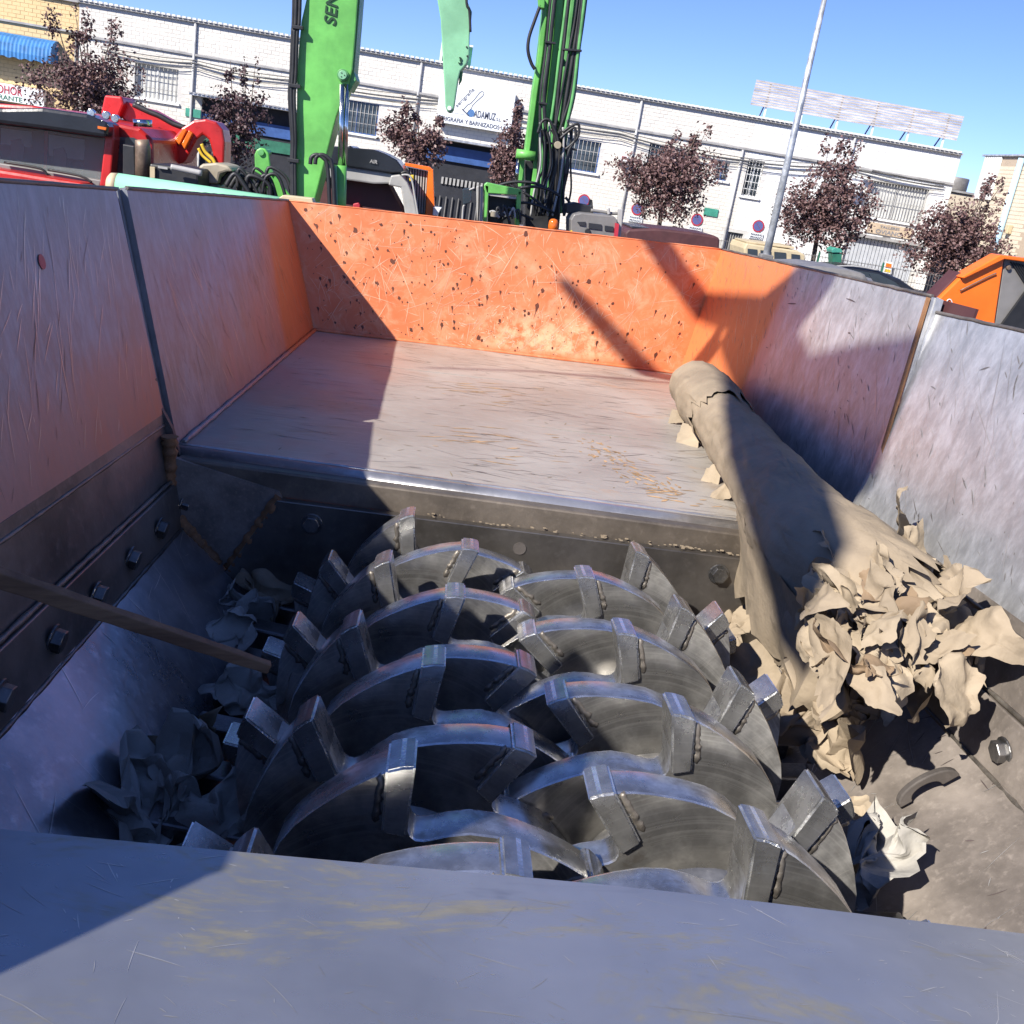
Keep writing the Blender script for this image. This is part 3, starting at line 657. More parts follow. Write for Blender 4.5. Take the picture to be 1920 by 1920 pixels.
# ================================================================== PAPER, PLANK
def crumple(name, c, right, up, w_, h_, seed, mat, amp=.02, curl=0., n_=14, torn=.18, wad=0., parent=None, **kw):
    """one torn, creased sheet of paper: polar grid with an angular ragged outline, sharp creases and a curl"""
    c = Vector(c); r_ = Vector(right).normalized(); u_ = Vector(up); u_ = (u_-r_*u_.dot(r_)).normalized(); nn = r_.cross(u_)
    rr = random.Random(seed*17+3); nc = 4 if torn < .3 else rr.randint(4, 5); ca = sorted(2*math.pi*(i+rr.uniform(-.3,.3))/nc for i in range(nc)); cpt = [(math.cos(a)*q, math.sin(a)*q) for a in ca for q in (rr.uniform(.46,.66),)]
    ns = 56; nr = max(8, n_); outl = []
    for k in range(ns):
        f = k/ns*nc; i = int(f); g_ = f-i; A, B = cpt[i % nc], cpt[(i+1) % nc]; e = 1+torn*.55*noise.noise(V(k*.45,seed,1))+torn*.35*noise.noise(V(k*1.9,seed,4))
        outl.append(((A[0]*(1-g_)+B[0]*g_)*e, (A[1]*(1-g_)+B[1]*g_)*e))
    def pos(a, b):
        q = V(a*w_, b*h_, 0)*15+V(seed*7.3, seed*3.1, 0)
        d = noise.voronoi(q*.6)[0]; d2 = noise.voronoi(q*1.5+V(9,0,0))[0]; hgt = (d[1]-d[0])*amp*1.2+(d2[1]-d2[0])*amp*.4+noise.noise(q*.5)*amp
        X, Z = a*w_, hgt
        if curl:
            rad = 1/curl; X, Z = math.sin(a*w_*curl)*(rad+hgt), (1-math.cos(a*w_*curl))*(-rad)+hgt*math.cos(a*w_*curl)
        p = c+r_*X+u_*(b*h_)+nn*Z
        if wad:
            kk = V(a*w_*21, b*h_*21, seed*5.); d3 = noise.voronoi(kk*1.6)[0]
            for m_, am in ((1, wad), (2.6, wad*.45)): p = p+Vector((noise.noise(kk*m_), noise.noise(kk*m_+V(31,0,0)), noise.noise(kk*m_+V(0,57,0))))*am
            p = p+nn*(d3[1]-d3[0])*wad*.35
        return p
    vs = [pos(0, 0)]
    for j in range(1, nr+1):
        for k in range(ns): vs.append(pos(outl[k][0]*j/nr, outl[k][1]*j/nr))
    fs = [(0, 1+k, 1+(k+1) % ns) for k in range(ns)]+[(1+j*ns+k, 1+(j+1)*ns+k, 1+(j+1)*ns+(k+1) % ns, 1+j*ns+(k+1) % ns) for j in range(nr-1) for k in range(ns)]
    me = D.meshes.new(name); me.from_pydata(vs, [], fs)
    me.polygons.foreach_set('use_smooth', [True]*len(me.polygons)); me.set_sharp_from_angle(angle=R(27))
    return obj(name, me, mat, parent, **kw)

proll = thing('paper_roll', 'long crumpled kraft paper roll lying from the table into the cutters', 'paper roll', (.7,2.2,2.6))
cl = [(1306,724,2.672,.070),(1330,756,2.672,.074),(1368,808,2.672,.070),(1412,866,2.674,.070),(1458,930,2.678,.076),(1503,988,2.680,.086),(1552,1042,2.676,.095),(1606,1094,2.666,.101),(1664,1142,2.652,.101),(1714,1182,2.640,.097)]
cp = [(atz(a,b,z), r) for a,b,z,r in cl]
def path(t):
    t = max(0, min(1, t))*(len(cp)-1); i = min(int(t), len(cp)-2); f = t-i
    p0, p1, p2, p3 = (cp[max(0,min(len(cp)-1,q))] for q in (i-1,i,i+1,i+2))
    c = .5*((2*p1[0])+(p2[0]-p0[0])*f+(2*p0[0]-5*p1[0]+4*p2[0]-p3[0])*f*f+(3*p1[0]-p0[0]-3*p2[0]+p3[0])*f**3)
    return c, p1[1]*(1-f)+p2[1]*f
def roll_layer(name, t0, t1, fac, seed, mat, span=2*math.pi*1.06, start=0., ragged=.05, nl=90, na=54):
    vs = []
    for i in range(nl+1):
        for k in range(na+1):
            a = start+span*k/na
            rag = ragged*noise.noise(V(k*.55, seed, 3))+ragged*.5*noise.noise(V(k*1.7, seed, 9))
            t = t0+(t1-t0+rag)*i/nl if fac == 1 else t0+(t1-t0+rag)*i/nl
            c, r = path(t); d = (path(min(1,t+.02))[0]-path(max(0,t-.02))[0]).normalized()
            if t > 1: c = c+d*(t-1)*1.4
            x = d.cross(V(0,0,1)).normalized(); z = x.cross(d)
            q = c*5+V(seed,0,0); dv = noise.voronoi(V(c.x*7+math.cos(a)*1.1, c.y*4.5, math.sin(a)*1.1+seed))[0]
            dw = noise.voronoi(V(c.x*16+math.cos(a)*2.6, c.y*11, math.sin(a)*2.6+seed*2))[0]
            rr = r*fac*(1+.07*(dw[1]-dw[0])+.13*noise.noise(V(math.cos(a)*1.2, math.sin(a)*1.2, c.y*4+seed))+.05*noise.noise(V(math.cos(a)*3, math.sin(a)*3, c.y*13+seed))+.10*(dv[1]-dv[0])-.03)
            rr += .008*k/na*fac
            p = c+(x*math.cos(a)+z*math.sin(a)*(.93))*rr
            vs.append(p)
    W = na+1; fs = [(i*W+k, i*W+k+1, (i+1)*W+k+1, (i+1)*W+k) for i in range(nl) for k in range(na)]
    me = D.meshes.new(name); me.from_pydata(vs, [], fs); me.polygons.foreach_set('use_smooth', [True]*len(fs)); me.set_sharp_from_angle(angle=R(32))
    return obj(name, me, mat, proll)
roll_layer('outer_sheet', 0, .93, 1., 1, M['paper'], start=2.4, ragged=.07, nl=150, na=84)
roll_layer('outer_sheet', .0, .19, 1.06, 4, M['paper'], start=2.2, ragged=.05, nl=26)
for i, (f_, t1) in enumerate(((.90,.99),(.83,1.03),(.75,1.0),(.66,1.06),(.56,1.03),(.46,1.07),(.34,1.05),(.22,1.06))):
    roll_layer('inner_wrap', .70, t1, f_, 20+i*3, M['paper2'] if i % 2 else M['paper'], start=i*1.3, ragged=.10, nl=26, na=40)
roll_layer('inner_wrap', 0, .1, .72, 60, M['paper'], ragged=.02, nl=8)
rnd = random.Random(5)
# torn leaves fanning out at the near end
def facing(px, py, z, tilt=.5, rr=None):
    rr = rr or rnd
    n_ = (CAM-atz(px,py,z)).normalized()*.6+V(-.45,-.1,.75)*.7+V(rr.uniform(-1,1),rr.uniform(-1,1),rr.uniform(-1,1))*tilt
    n_.normalize(); r_ = n_.cross(V(rr.uniform(-1,1),rr.uniform(-1,1),rr.uniform(-1,1))).normalized(); return r_, n_.cross(r_)
for i in range(85):
    while True:
        u, v = rnd.gauss(0,.5), rnd.gauss(0,.5)
        if abs(u) < 1.05 and abs(v) < 1.05: break
    a = 1665+u*150+v*40; b = 1160+v*125+u*45
    if i < 14: a, b = ((1690,985),(1760,1095),(1790,1110),(1825,1165),(1845,1205),(1545,1130),(1530,1200),(1560,1240),(1790,1300),(1740,1300),(1810,1260),(1700,1030),(1600,1260),(1640,1290))[i]
    z = 2.72-.00042*max(0, b-1060)-.16*abs(u*.5)**2+rnd.uniform(-.035,.02); sz = rnd.uniform(.055,.115) if i >= 14 else rnd.uniform(.07,.10)
    r_, u_ = facing(a, b, z, .85)
    crumple('torn_sheet', atz(a,b,z), r_, u_, sz*rnd.uniform(.9,1.6), sz*rnd.uniform(.6,1.0), i+1, M[rnd.choice(('paper2','paper2','paper2','paper','paper','paper3'))], amp=.018, curl=rnd.uniform(-16,16), n_=15, torn=.26, wad=rnd.choice((.010,.018,.026)), parent=proll)
# big sheet hanging from the roll towards the cutters
def drape(name, tops, bots, nr, seed, mat, parent, amp=.012):
    vs = []; nc = 18
    for j in range(nr+1):
        for i in range(nc+1):
            u = i/nc*(len(tops)-1); k = min(int(u), len(tops)-2); f = u-k; v = j/nr
            p = (tops[k]*(1-f)+tops[k+1]*f).lerp(bots[k]*(1-f)+bots[k+1]*f, v*(1+.14*noise.noise(V(i*.8,seed,2)) if j == nr else v and 1)) if False else (tops[k]*(1-f)+tops[k+1]*f).lerp(bots[k]*(1-f)+bots[k+1]*f, v*(1+.22*noise.noise(V(i*.9,seed,2))*v))
            q = p*11+V(seed,0,0); d = noise.voronoi(q)[0]
            vs.append(p+V(-1,-.5,.2)*((d[1]-d[0])*amp+noise.noise(p*7+V(seed,0,0))*amp*2*math.sin(math.pi*v*.5+.2)))
    W = nc+1; fs = [(j*W+i, j*W+i+1, (j+1)*W+i+1, (j+1)*W+i) for j in range(nr) for i in range(nc)]
    me = D.meshes.new(name); me.from_pydata(vs, [], fs); me.polygons.foreach_set('use_smooth', [True]*len(fs)); me.set_sharp_from_angle(angle=R(28))
    return obj(name, me, mat, parent)
drape('hanging_sheet', [atz(1383,930,2.66),atz(1400,990,2.66),atz(1440,1050,2.66),atz(1490,1110,2.65),atz(1540,1170,2.63)], [atz(1385,1040,2.50),atz(1385,1120,2.50),atz(1420,1200,2.49),atz(1490,1270,2.49),atz(1560,1300,2.50)], 16, 3, M['paper'], proll)
drape('hanging_sheet', [atz(1480,1100,2.62),atz(1500,1180,2.60),atz(1530,1220,2.59),atz(1570,1250,2.58)], [atz(1450,1210,2.47),atz(1480,1290,2.47),atz(1500,1330,2.47),atz(1590,1330,2.49)], 14, 8, M['paper'], proll, .02)
# loose scraps, each one on its own
def scrap(a, b, z, w_, h_, seed, mat, label, wad=0., amp=.02, curl=0., n_=14, torn=.25, tilt=.5, grp=None):
    rr = random.Random(seed); r_, u_ = facing(a, b, z, tilt, rr)
    return crumple('paper_scrap', atz(a,b,z), r_, u_, w_, h_, seed, mat, amp=amp, curl=curl, n_=n_, torn=torn, wad=wad, label=label, cat='paper scrap', group='loose scraps of torn paper')
scrap(1535,1345,2.46,.20,.19,41,M['paper'],'large crumpled brown paper wad hanging below the roll beside the cutters',wad=.075,n_=34,torn=.28)
scrap(1560,1400,2.43,.10,.10,42,M['paper2'],'small torn paper tip at the bottom of the brown wad',wad=.03,n_=14)
scrap(1645,1590,2.43,.13,.10,43,M['paperg'],'grey and white crumpled scrap right of the front cutter teeth',wad=.05,n_=28,torn=.28)
scrap(1600,1520,2.42,.09,.05,44,M['paper2'],'small flat scrap under the right lifting eye',wad=.012,n_=10)
scrap(1290,1105,2.44,.15,.07,45,M['paperg'],'pale curled paper strip behind the right cutter shaft',curl=9.,n_=12,amp=.012)
scrap(1235,1118,2.43,.13,.10,46,M['paper'],'brown torn sheet behind the last right cutter tooth',wad=.03,n_=14)
scrap(1350,1170,2.42,.14,.14,47,M['paper'],'dark brown sheet stuck between right cutters and hanging paper',wad=.03,n_=14)
scrap(1408,1260,2.43,.12,.12,48,M['paper'],'flat torn sheet beside the second right cutter tooth',amp=.02,n_=12)
scrap(415,1195,2.37,.11,.10,51,M['paperg'],'grey flat sheet scrap above the wooden plank',wad=.035,n_=24,torn=.28)
scrap(465,1135,2.37,.10,.10,52,M['paperg'],'grey crumpled wad in the shaded rear left corner',wad=.055,n_=28,torn=.28)
scrap(510,1110,2.37,.09,.09,53,M['paper'],'dark torn wad next to the rear left cutter teeth',wad=.045,n_=20)
scrap(460,1295,2.38,.16,.07,54,M['paperg'],'long grey paper strip just below the wooden plank',wad=.03,n_=24,torn=.28)
scrap(562,1275,2.45,.05,.05,55,M['paperg'],'tiny crumpled scrap caught between left cutter discs',wad=.022,n_=12)
scrap(310,1480,2.40,.16,.15,56,M['paperg'],'large grey paper wad in the shaded front left corner',wad=.075,n_=34,torn=.28)
scrap(345,1400,2.40,.10,.09,57,M['paper'],'dark crumpled scrap under the left lifting eye',wad=.05,n_=20)
scrap(420,1520,2.40,.12,.06,58,M['paperg'],'grey torn strip between the left scraper fingers',wad=.03,n_=16)
scrap(1292,822,2.615,.10,.06,61,M['paper2'],'torn paper flap on the table left of the roll',curl=6.,n_=10,amp=.01,tilt=.2)
scrap(1268,780,2.62,.07,.05,62,M['paper'],'small ragged flap near the far end of the roll',curl=8.,n_=9,amp=.01,tilt=.2)
scrap(1338,892,2.615,.09,.05,63,M['paper2'],'torn scrap on the table under the middle of the roll',curl=5.,n_=10,amp=.012,tilt=.25)
scrap(1360,925,2.61,.06,.05,64,M['paper'],'brown scrap at the table edge beside the roll',wad=.015,n_=9,tilt=.3)
scrap(1525,905,2.63,.10,.05,65,M['paper'],'paper flap between the roll and the right table wall',curl=6.,n_=10,tilt=.3)
scrap(1872,1312,2.535,.05,.018,66,M['paper2'],'narrow folded strip on the right wear strip',curl=3.,n_=8,amp=.004,torn=.05,tilt=.15)
# plank leaning in from the left
A_, B_ = at(-70,1060,.99), at(505,1252,1.06)
pk = MB(); dd = (B_-A_); n_ = 24; sidev = dd.cross(V(0,0,1)).normalized(); upv = sidev.cross(dd).normalized()
ring_ = []
for i in range(n_+1):
    t = i/n_; c = A_+dd*t; k = noise.noise(V(i*.5,1,1))*.0015; w1 = .0085*(1-.25*t); h1 = .0095*(1-.35*t)
    ring_.append([c-sidev*w1-upv*h1, c+sidev*w1-upv*(h1+k), c+sidev*(w1+k)+upv*h1, c-sidev*w1+upv*(h1+k)])
vs = sum(ring_, []); fs = [(i*4+a, i*4+(a+1) % 4, i*4+4+(a+1) % 4, i*4+4+a) for i in range(n_) for a in range(4)]+[(3,2,1,0),(n_*4,n_*4+1,n_*4+2,n_*4+3)]
MB().add(vs, fs).build('wooden_plank', M['wood'], label='narrow weathered wooden plank leaning into the left cutters', cat='plank', bevel=.0015)

# ================================================================== BUILDINGS ACROSS THE STREET
YF = 46.0
def wall_mesh(x0, x1, z0, z1, ops, y=YF, rev=.22):
    xs = sorted({x0, x1}|{q for o in ops for q in (o[0], o[1]) if x0 < q < x1}); zs = sorted({z0, z1}|{q for o in ops for q in (o[2], o[3]) if z0 < q < z1})
    mb = MB()
    for a, b in zip(xs[:-1], xs[1:]):
        for c, d in zip(zs[:-1], zs[1:]):
            mx, mz = (a+b)/2, (c+d)/2
            if any(o[0] < mx < o[1] and o[2] < mz < o[3] for o in ops): continue
            mb.add([(a,y,c),(b,y,c),(b,y,d),(a,y,d)], [(0,1,2,3)])
    for o in ops:
        a, b, c, d = o
        mb.add([(a,y,c),(a,y+rev,c),(a,y+rev,d),(a,y,d)], [(0,1,2,3)]); mb.add([(b,y,c),(b,y+rev,c),(b,y+rev,d),(b,y,d)], [(0,1,2,3)])
        mb.add([(a,y,d),(b,y,d),(b,y+rev,d),(a,y+rev,d)], [(0,1,2,3)]); mb.add([(a,y,c),(b,y,c),(b,y+rev,c),(a,y+rev,c)], [(0,1,2,3)])
    return mb
def bricks(x0, x1, z0, z1, ops, y=YF, bw=.32, bh=.148, j=.022, pr=.008, rs=1):
    vs = []; fs = []; rr = random.Random(rs); row = 0; z = z0
    while z+bh <= z1+1e-6:
        x = x0-(bw/2 if row % 2 else 0)
        while x < x1:
            a, b = max(x, x0)+j/2, min(x+bw, x1)-j/2; c, d = z+j/2, z+bh-j/2
            if b-a > .04 and not any(o[0]-.01 < b and o[1]+.01 > a and o[2]-.01 < d and o[3]+.01 > c for o in ops):
                p = pr*rr.uniform(.5,1.3); k = len(vs)
                vs += [(a,y,c),(b,y,c),(b,y,d),(a,y,d),(a,y-p,c),(b,y-p,c),(b,y-p,d),(a,y-p,d)]
                fs += [(k+4,k+5,k+6,k+7),(k,k+1,k+5,k+4),(k+1,k+2,k+6,k+5),(k+2,k+3,k+7,k+6),(k+3,k,k+4,k+7)]
            x += bw
        z += bh; row += 1
    me = D.meshes.new('bricks'); me.from_pydata(vs, [], fs); return me
def window(bld, cx, cz, w_, h_, frame='bluewin', bars=9, pane='glass', horiz=2, barmat='lgrey', sill=True):
    a, b, c, d = cx-w_/2, cx+w_/2, cz-h_/2, cz+h_/2; y = YF+.16; t = .05
    f = MB().box((a,y,c),(a+t,y+.06,d)).box((b-t,y,c),(b,y+.06,d)).box((a+t,y,d-t),(b-t,y+.06,d)).box((a+t,y,c),(b-t,y+.06,c+t)).box((cx-t/2,y+.002,c+t),(cx+t/2,y+.058,d-t))
    fo = f.build('window', M[frame], bld)
    MB().box((a+t,y+.03,c+t),(b-t,y+.04,d-t)).build('pane', M[pane], fo)
    g_ = MB(); nb = bars
    for i in range(nb): 
        x = a+(i+.5)*w_/nb; g_.tube([(x,YF+.03,c+.02),(x,YF+.03,d-.02)], .012, 5)
    for i in range(horiz):
        z = c+(i+1)*h_/(horiz+1); g_.box((a,YF+.036,z-.012),(b,YF+.05,z+.012))
    g_.build('window_grille', M[barmat], fo, kind='stuff')
    if sill: MB().box((a-.1,YF-.09,c-.09),(b+.1,YF+.15,c-.002)).build('sill', M['brickb'], fo)
    return fo
OPS = []
def op(cx, cz, w_, h_): OPS.append((cx-w_/2, cx+w_/2, cz-h_/2, cz+h_/2)); return cx, cz, w_, h_
Wn = [op(-12.97,4.1,1.75,1.3), op(-4.75,4.08,1.8,1.25), op(4.7,4.06,1.9,1.25), op(8.66,4.38,1.9,1.25), op(11.03,4.37,.55,.75), op(12.43,4.28,.72,1.5), op(18.9,4.27,2.75,1.5)]
OPS += [(-11.1,-6.4,0,3.85), (-1.75,2.9,0,3.75), (17.2,20.5,0,2.62), (11.85,12.55,0,1.95)]
XL, XR, ZR = -16.1, 21.25, 6.66
wb = thing('white_brick_building', 'long two-storey white painted brick workshop building across the street', 'building', (2.5,YF,0))
wall_mesh(XL, XR, 0, ZR, OPS).build('wall', M['mortar'], wb)
obj('bricks', bricks(XL, 12.0, .0, 6.6, OPS+[(XL,12.0,5.36,5.47)]), M['brickw'], wb, kind='stuff')
obj('bricks', bricks(12.0, XR, .0, 6.6, OPS+[(12.,XR,5.36,5.47)], pr=.007, rs=4), M['brickb'], wb, kind='stuff')
MB().box((XL,YF+.26,0),(XR,YF+14,ZR-.05)).build('building_body', M['inner'], wb)
MB().box((XL,YF-.09,5.37),(XR,YF+.05,5.455)).build('ledge', M['ledge'], wb)
MB().box((XL,YF-.14,6.62),(XR,YF+.4,6.70)).build('roof_edge', M['ledge'], wb)
cor = MB(); x = XL
while x < XR-.1: cor.box((x,YF-.20,6.702),(x+.13,YF+.5,6.775)); x += .205
cor.build('corrugated_roof_sheet', M['white'], wb, kind='stuff')
for (x, z0, z1) in ((-11.5,0,6.6),(-2.3,3.75,6.6),(7.02,0,6.6),(11.72,0,5.36),(16.42,2.8,6.6)):
    MB().tube([V(x,YF-.06,z0),V(x,YF-.06,z1)], .055, 10).build('downpipe', M['pipeg'], wb)
window(wb, *Wn[0], frame='white', bars=10, pane='blind', horiz=2)
window(wb, *Wn[1], bars=11); window(wb, *Wn[2], bars=11); window(wb, *Wn[3], bars=11)
window(wb, *Wn[4], bars=4); window(wb, *Wn[5], frame='white', bars=5, horiz=4, barmat='white'); window(wb, *Wn[6], frame='lgrey', bars=20, pane='blind', horiz=1, barmat='lgrey')
# entrances
e1 = MB().box((-11.1,YF+.20,0),(-6.4,YF+.24,3.85)).build('entrance', M['inner'], wb)
MB().box((-11.1,YF+.12,2.75),(-6.4,YF+.18,3.25)).build('blue_band', M['bluewin'], e1); MB().box((-11.1,YF+.125,2.15),(-6.4,YF+.185,2.60)).build('green_band', M['dkgreen'], e1)
cn = MB().box((-11.5,YF-.55,3.87),(-6.0,YF-.02,3.93)); co_ = cn.build('canopy', M['zinc'], wb)
cr = MB(); x = -11.5
while x < -6.05: cr.box((x,YF-.60,3.935),(x+.1,YF-.02,3.975)); x += .17
cr.build('canopy_ribs', M['zinc'], co_, kind='stuff')
e2 = MB().box((-1.75,YF+.20,0),(2.9,YF+.24,3.75)).build('entrance', M['inner'], wb)
MB().box((-1.75,YF+.08,2.95),(2.9,YF+.19,3.55)).build('shutter_box', M['bluewin'], e2)
lo = MB()
for i in range(14): lo.box((-.9+i*.17,YF+.12,2.0),(-.9+i*.17+.09,YF+.18,2.28))
lo.build('louvre_bars', M['lgrey'], e2, kind='stuff')
gt = MB()
for i in range(17): gt.box((-1.7+i*.27,YF+.1,.1),(-1.66+i*.27,YF+.14,1.5))
gt.build('gate_bars', M['grey'], e2, kind='stuff')
MB().box((-1.95,YF-.45,3.77),(3.1,YF-.01,3.86)).build('canopy', M['zinc'], wb)
gd = MB(); x = 17.2
while x < 20.45: gd.box((x,YF+.12,0),(x+.13,YF+.17,2.62)); x += .165
gdo = MB().box((17.2,YF+.16,0),(20.5,YF+.2,2.62)).build('garage_door', M['shutter'], wb); gd.build('door_ribs', M['shutter'], gdo, kind='stuff')
MB().box((17.0,YF-.14,2.63),(20.7,YF-.01,2.76)).build('door_lintel', M['ledge'], wb)
dg = MB().box((11.85,YF+.15,0),(12.55,YF+.19,1.95)).build('door', M['grey'], wb); q = MB()
for i in range(6): q.box((11.9+i*.115,YF+.10,.05),(11.93+i*.115,YF+.13,1.9))
q.build('door_bars', M['lgrey'], dg, kind='stuff')
# yellow building on the left
YOPS = [(-30,-17.0,0,2.4)]
yb = thing('yellow_brick_building', 'yellow painted brick restaurant building at the far left', 'building', (-22,YF,0))
wall_mesh(-30, XL-.004, 0, 6.60, YOPS).build('wall', M['mortary'], yb)
obj('bricks', bricks(-24, XL-.01, 2.4, 6.55, YOPS, rs=9), M['bricky'], yb, kind='stuff')
MB().box((-30,YF+.26,0),(XL-.01,YF+14,6.5)).build('building_body', M['inner'], yb)
MB().box((-30,YF-.09,5.46),(XL-.01,YF+.05,5.54)).build('ledge', M['ledge'], yb); MB().box((-30,YF-.14,6.6),(XL-.01,YF+.4,6.70)).build('roof_edge', M['ledge'], yb)
MB().box((-30,YF+.15,0),(-17.0,YF+.2,2.4)).build('shop_window', M['glass'], yb)
MB().tube([V(XL-.1,YF-.05,2.4),V(XL-.1,YF-.05,5.45)], .05, 8).build('downpipe', M['grey'], yb)
# blue awning: curved ribbed canvas
aw = thing('blue_awning', 'ribbed blue canvas awning on the yellow building', 'awning', (-18.5,YF,4.0))
prof = [(0,5.05),(-.28,5.02),(-.55,4.90),(-.74,4.66),(-.80,4.36),(-.80,4.14)]
xx = -21.5; i = 0; vs = []; nseg = 60
for i in range(nseg+1):
    x = -21.5+4.6*i/nseg
    for (dy, z) in prof: vs.append((x, YF-.02+dy+(.02 if i % 2 else 0), z+(0 if z > 4.2 else .03*math.sin(i*1.1))))
W = len(prof); fs = [(i*W+k, i*W+k+1, (i+1)*W+k+1, (i+1)*W+k) for i in range(nseg) for k in range(W-1)]
MB().add(vs, fs).build('canopy', M['blue'], aw)
MB().prism([V(-16.9,YF-.02+dy,z) for dy, z in prof]+[V(-16.9,YF-.02,4.14)], V(-.03,0,0)).build('end_panel', M['blue'], aw)
# restaurant sign
rs_ = thing('restaurant_sign', 'white restaurant sign with red lettering below the blue awning', 'sign', (-18.8,YF-.3,2.4))
MB().box((-22,YF-.30,2.46),(-17.35,YF-.05,3.12)).build('sign_board', M['signw'], rs_)
EX = V(1,0,0); EZ = V(0,0,1)
put_text('RINCON OHOR', .44, V(-20.62,YF-.302,2.74), EX, EZ, M['txtred'], rs_, fit=2.42)
put_text('RESTAURANTE', .26, V(-20.2,YF-.302,2.50), EX, EZ, M['txtgreen'], rs_, fit=2.0)
put_text('TEL. 61', .12, V(-17.98,YF-.302,2.52), EX, EZ, M['txt'], rs_)
# main sign
sg_ = thing('printing_shop_sign', 'large white sign board with grey pen drawing and dark lettering', 'sign', (.15,YF-.4,4.4))
x0s, x1s, z0s, z1s = -1.42, 1.72, 4.42, 6.02
MB().box((x0s,YF-.42,z0s),(x1s,YF-.02,z1s)).build('sign_board', M['signw'], sg_, bevel=.01)
ys = YF-.422
put_text('SERIGRAFIA Y BARNIZADOS UVI', .23, V(x0s+.07,ys,z0s+.10), EX, EZ, M['txt'], sg_, fit=2.95)
put_text('ADAMUZ', .40, V(.10,ys,4.84), EX, EZ, M['txt'], sg_, fit=.92)
put_text('S.L.', .16, V(1.06,ys,4.84), EX, EZ, M['txt'], sg_)
put_text('serigrafia', .20, V(-.62,ys,5.10), V(.62,0,.78), V(-.78,0,.62), M['txtgrey'], sg_, fit=1.0)
def stroke(pts, r, mat, par): MB().tube(pts, r, 5).build('pen_outline', mat, par)
pd = V(.60,0,.80); pn = V(-.80,0,.60); po = V(-.28,ys-.004,5.00)
outl = [po+pd*a+pn*b for a, b in ((.0,.10),(.28,.10),(.38,.055),(.62,.055),(.95,.09),(1.05,.06),(1.08,0),(1.05,-.06),(.95,-.09),(.62,-.055),(.38,-.055),(.28,-.10),(0,-.10),(0,.10))]
stroke(outl, .014, M['txtgrey'], sg_)
MB().beam(po+pd*-.02+pn*.16, po+pd*.0+pn*-.20, .03, .09, (0,1,0)).build('pen_tip', M['txt'], sg_)
MB().prism([V(-.02+.15*math.cos(k*math.pi/12),ys-.004,4.97+.15*math.sin(k*math.pi/12)) for k in range(24)], V(0,.01,0)).build('blue_dot', M['txtblue'], sg_)
MB().box((-.85,ys-.004,4.86),(-.1,ys+.004,4.872)).build('rule_line', M['txtgrey'], sg_)
# workshop sign over the garage
ov = thing('workshop_sign', 'sand coloured weathered workshop sign above the garage door', 'sign', (18.95,YF-.05,2.7))
MB().box((17.95,YF-.06,2.86),(20.0,YF-.01,3.32)).build('sign_board', M['signsand'], ov)
put_text('TALLERES', .15, V(18.5,YF-.062,3.14), EX, EZ, M['txtgrey'], ov, fit=.9); put_text('OVIANO', .24, V(18.35,YF-.062,2.90), EX, EZ, M['txtgrey'], ov, fit=1.2)
MB().box((18.75,YF-.04,2.66),(19.1,YF-.01,2.80)).build('house_number_plate', M['grey'], ov)
# no-parking roundels with plates
for i, (px, py, lab) in enumerate(((1095,376,'no-parking roundel on the wall right of the dark green hose boom'),(1195,392,'no-parking roundel half hidden behind the round plum tree'),(1307,412,'no-parking roundel with plate below the green wall plaque'),(1422,424,'no-parking roundel with plate left of the grey lamp post'))):
    c = at(px, py, YF-.05); t = thing('no_parking_sign', lab, 'sign', c, 'no-parking signs on the white wall')
    def disk(r, y, mat, nm, cc=c): MB().prism([V(cc.x+r*math.cos(k*math.pi/16), cc.y+y, cc.z+r*math.sin(k*math.pi/16)) for k in range(32)], V(0,.012,0)).build(nm, mat, t)
    disk(.26, 0, M['npred'], 'red_ring'); disk(.205, -.004, M['npblue'], 'blue_field')
    MB().beam(c+V(-.15,-.008,.15), c+V(.15,-.008,-.15), .006, .05, (0,1,0)).build('red_bar', M['npred'], t)
    MB().box((c.x-.31,c.y-.02,c.z-.56),(c.x+.31,c.y+.03,c.z-.29)).build('text_plate', M['signw'], t, bevel=.02)
    put_text('PARKING', .12, V(c.x-.26,c.y-.022,c.z-.41), EX, EZ, M['txt'], t, fit=.52); put_text('PRIVADO', .12, V(c.x-.26,c.y-.022,c.z-.53), EX, EZ, M['txt'], t, fit=.52)
for px, py, w_, h_, lab in ((1333,398,.62,.32,'green rectangular wall plaque right of the round plum tree'),(362,212,.62,.32,'green rectangular wall plaque beside the left canopy')):
    c = at(px, py, YF-.04); MB().cbox(c, (w_,.03,h_)).build('wall_plaque', M['signg'], label=lab, cat='plaque')
for px, py, w_, h_, lab in ((1168,297,.40,.36,'white alarm box beside the downpipe on the white wall'),(1600,353,.55,.45,'grey air conditioner under the wall lamp')):
    c = at(px, py, YF-.22); t = thing('wall_box', lab, 'wall box', c)
    MB().cbox(c, (w_,.34,h_)).build('casing', M['white'], t, bevel=.02)
    MB().cbox(c+V(.02,-.175,.03), (w_*.5,.01,h_*.3)).build('front_grille', M['grey'] if w_ > .45 else M['npred'], t)
c = at(1615,318,YF-.4); t = thing('wall_lamp', 'small street lamp on a bracket above the barred window', 'lamp', c)
MB().tube([V(c.x-.3,YF-.02,c.z-.45),V(c.x-.25,YF-.3,c.z-.1),c], .03, 6).build('bracket', M['grey'], t); MB().cbox(c+V(.15,-.1,.03), (.55,.2,.1)).build('lamp_head', M['lgrey'], t, bevel=.03)
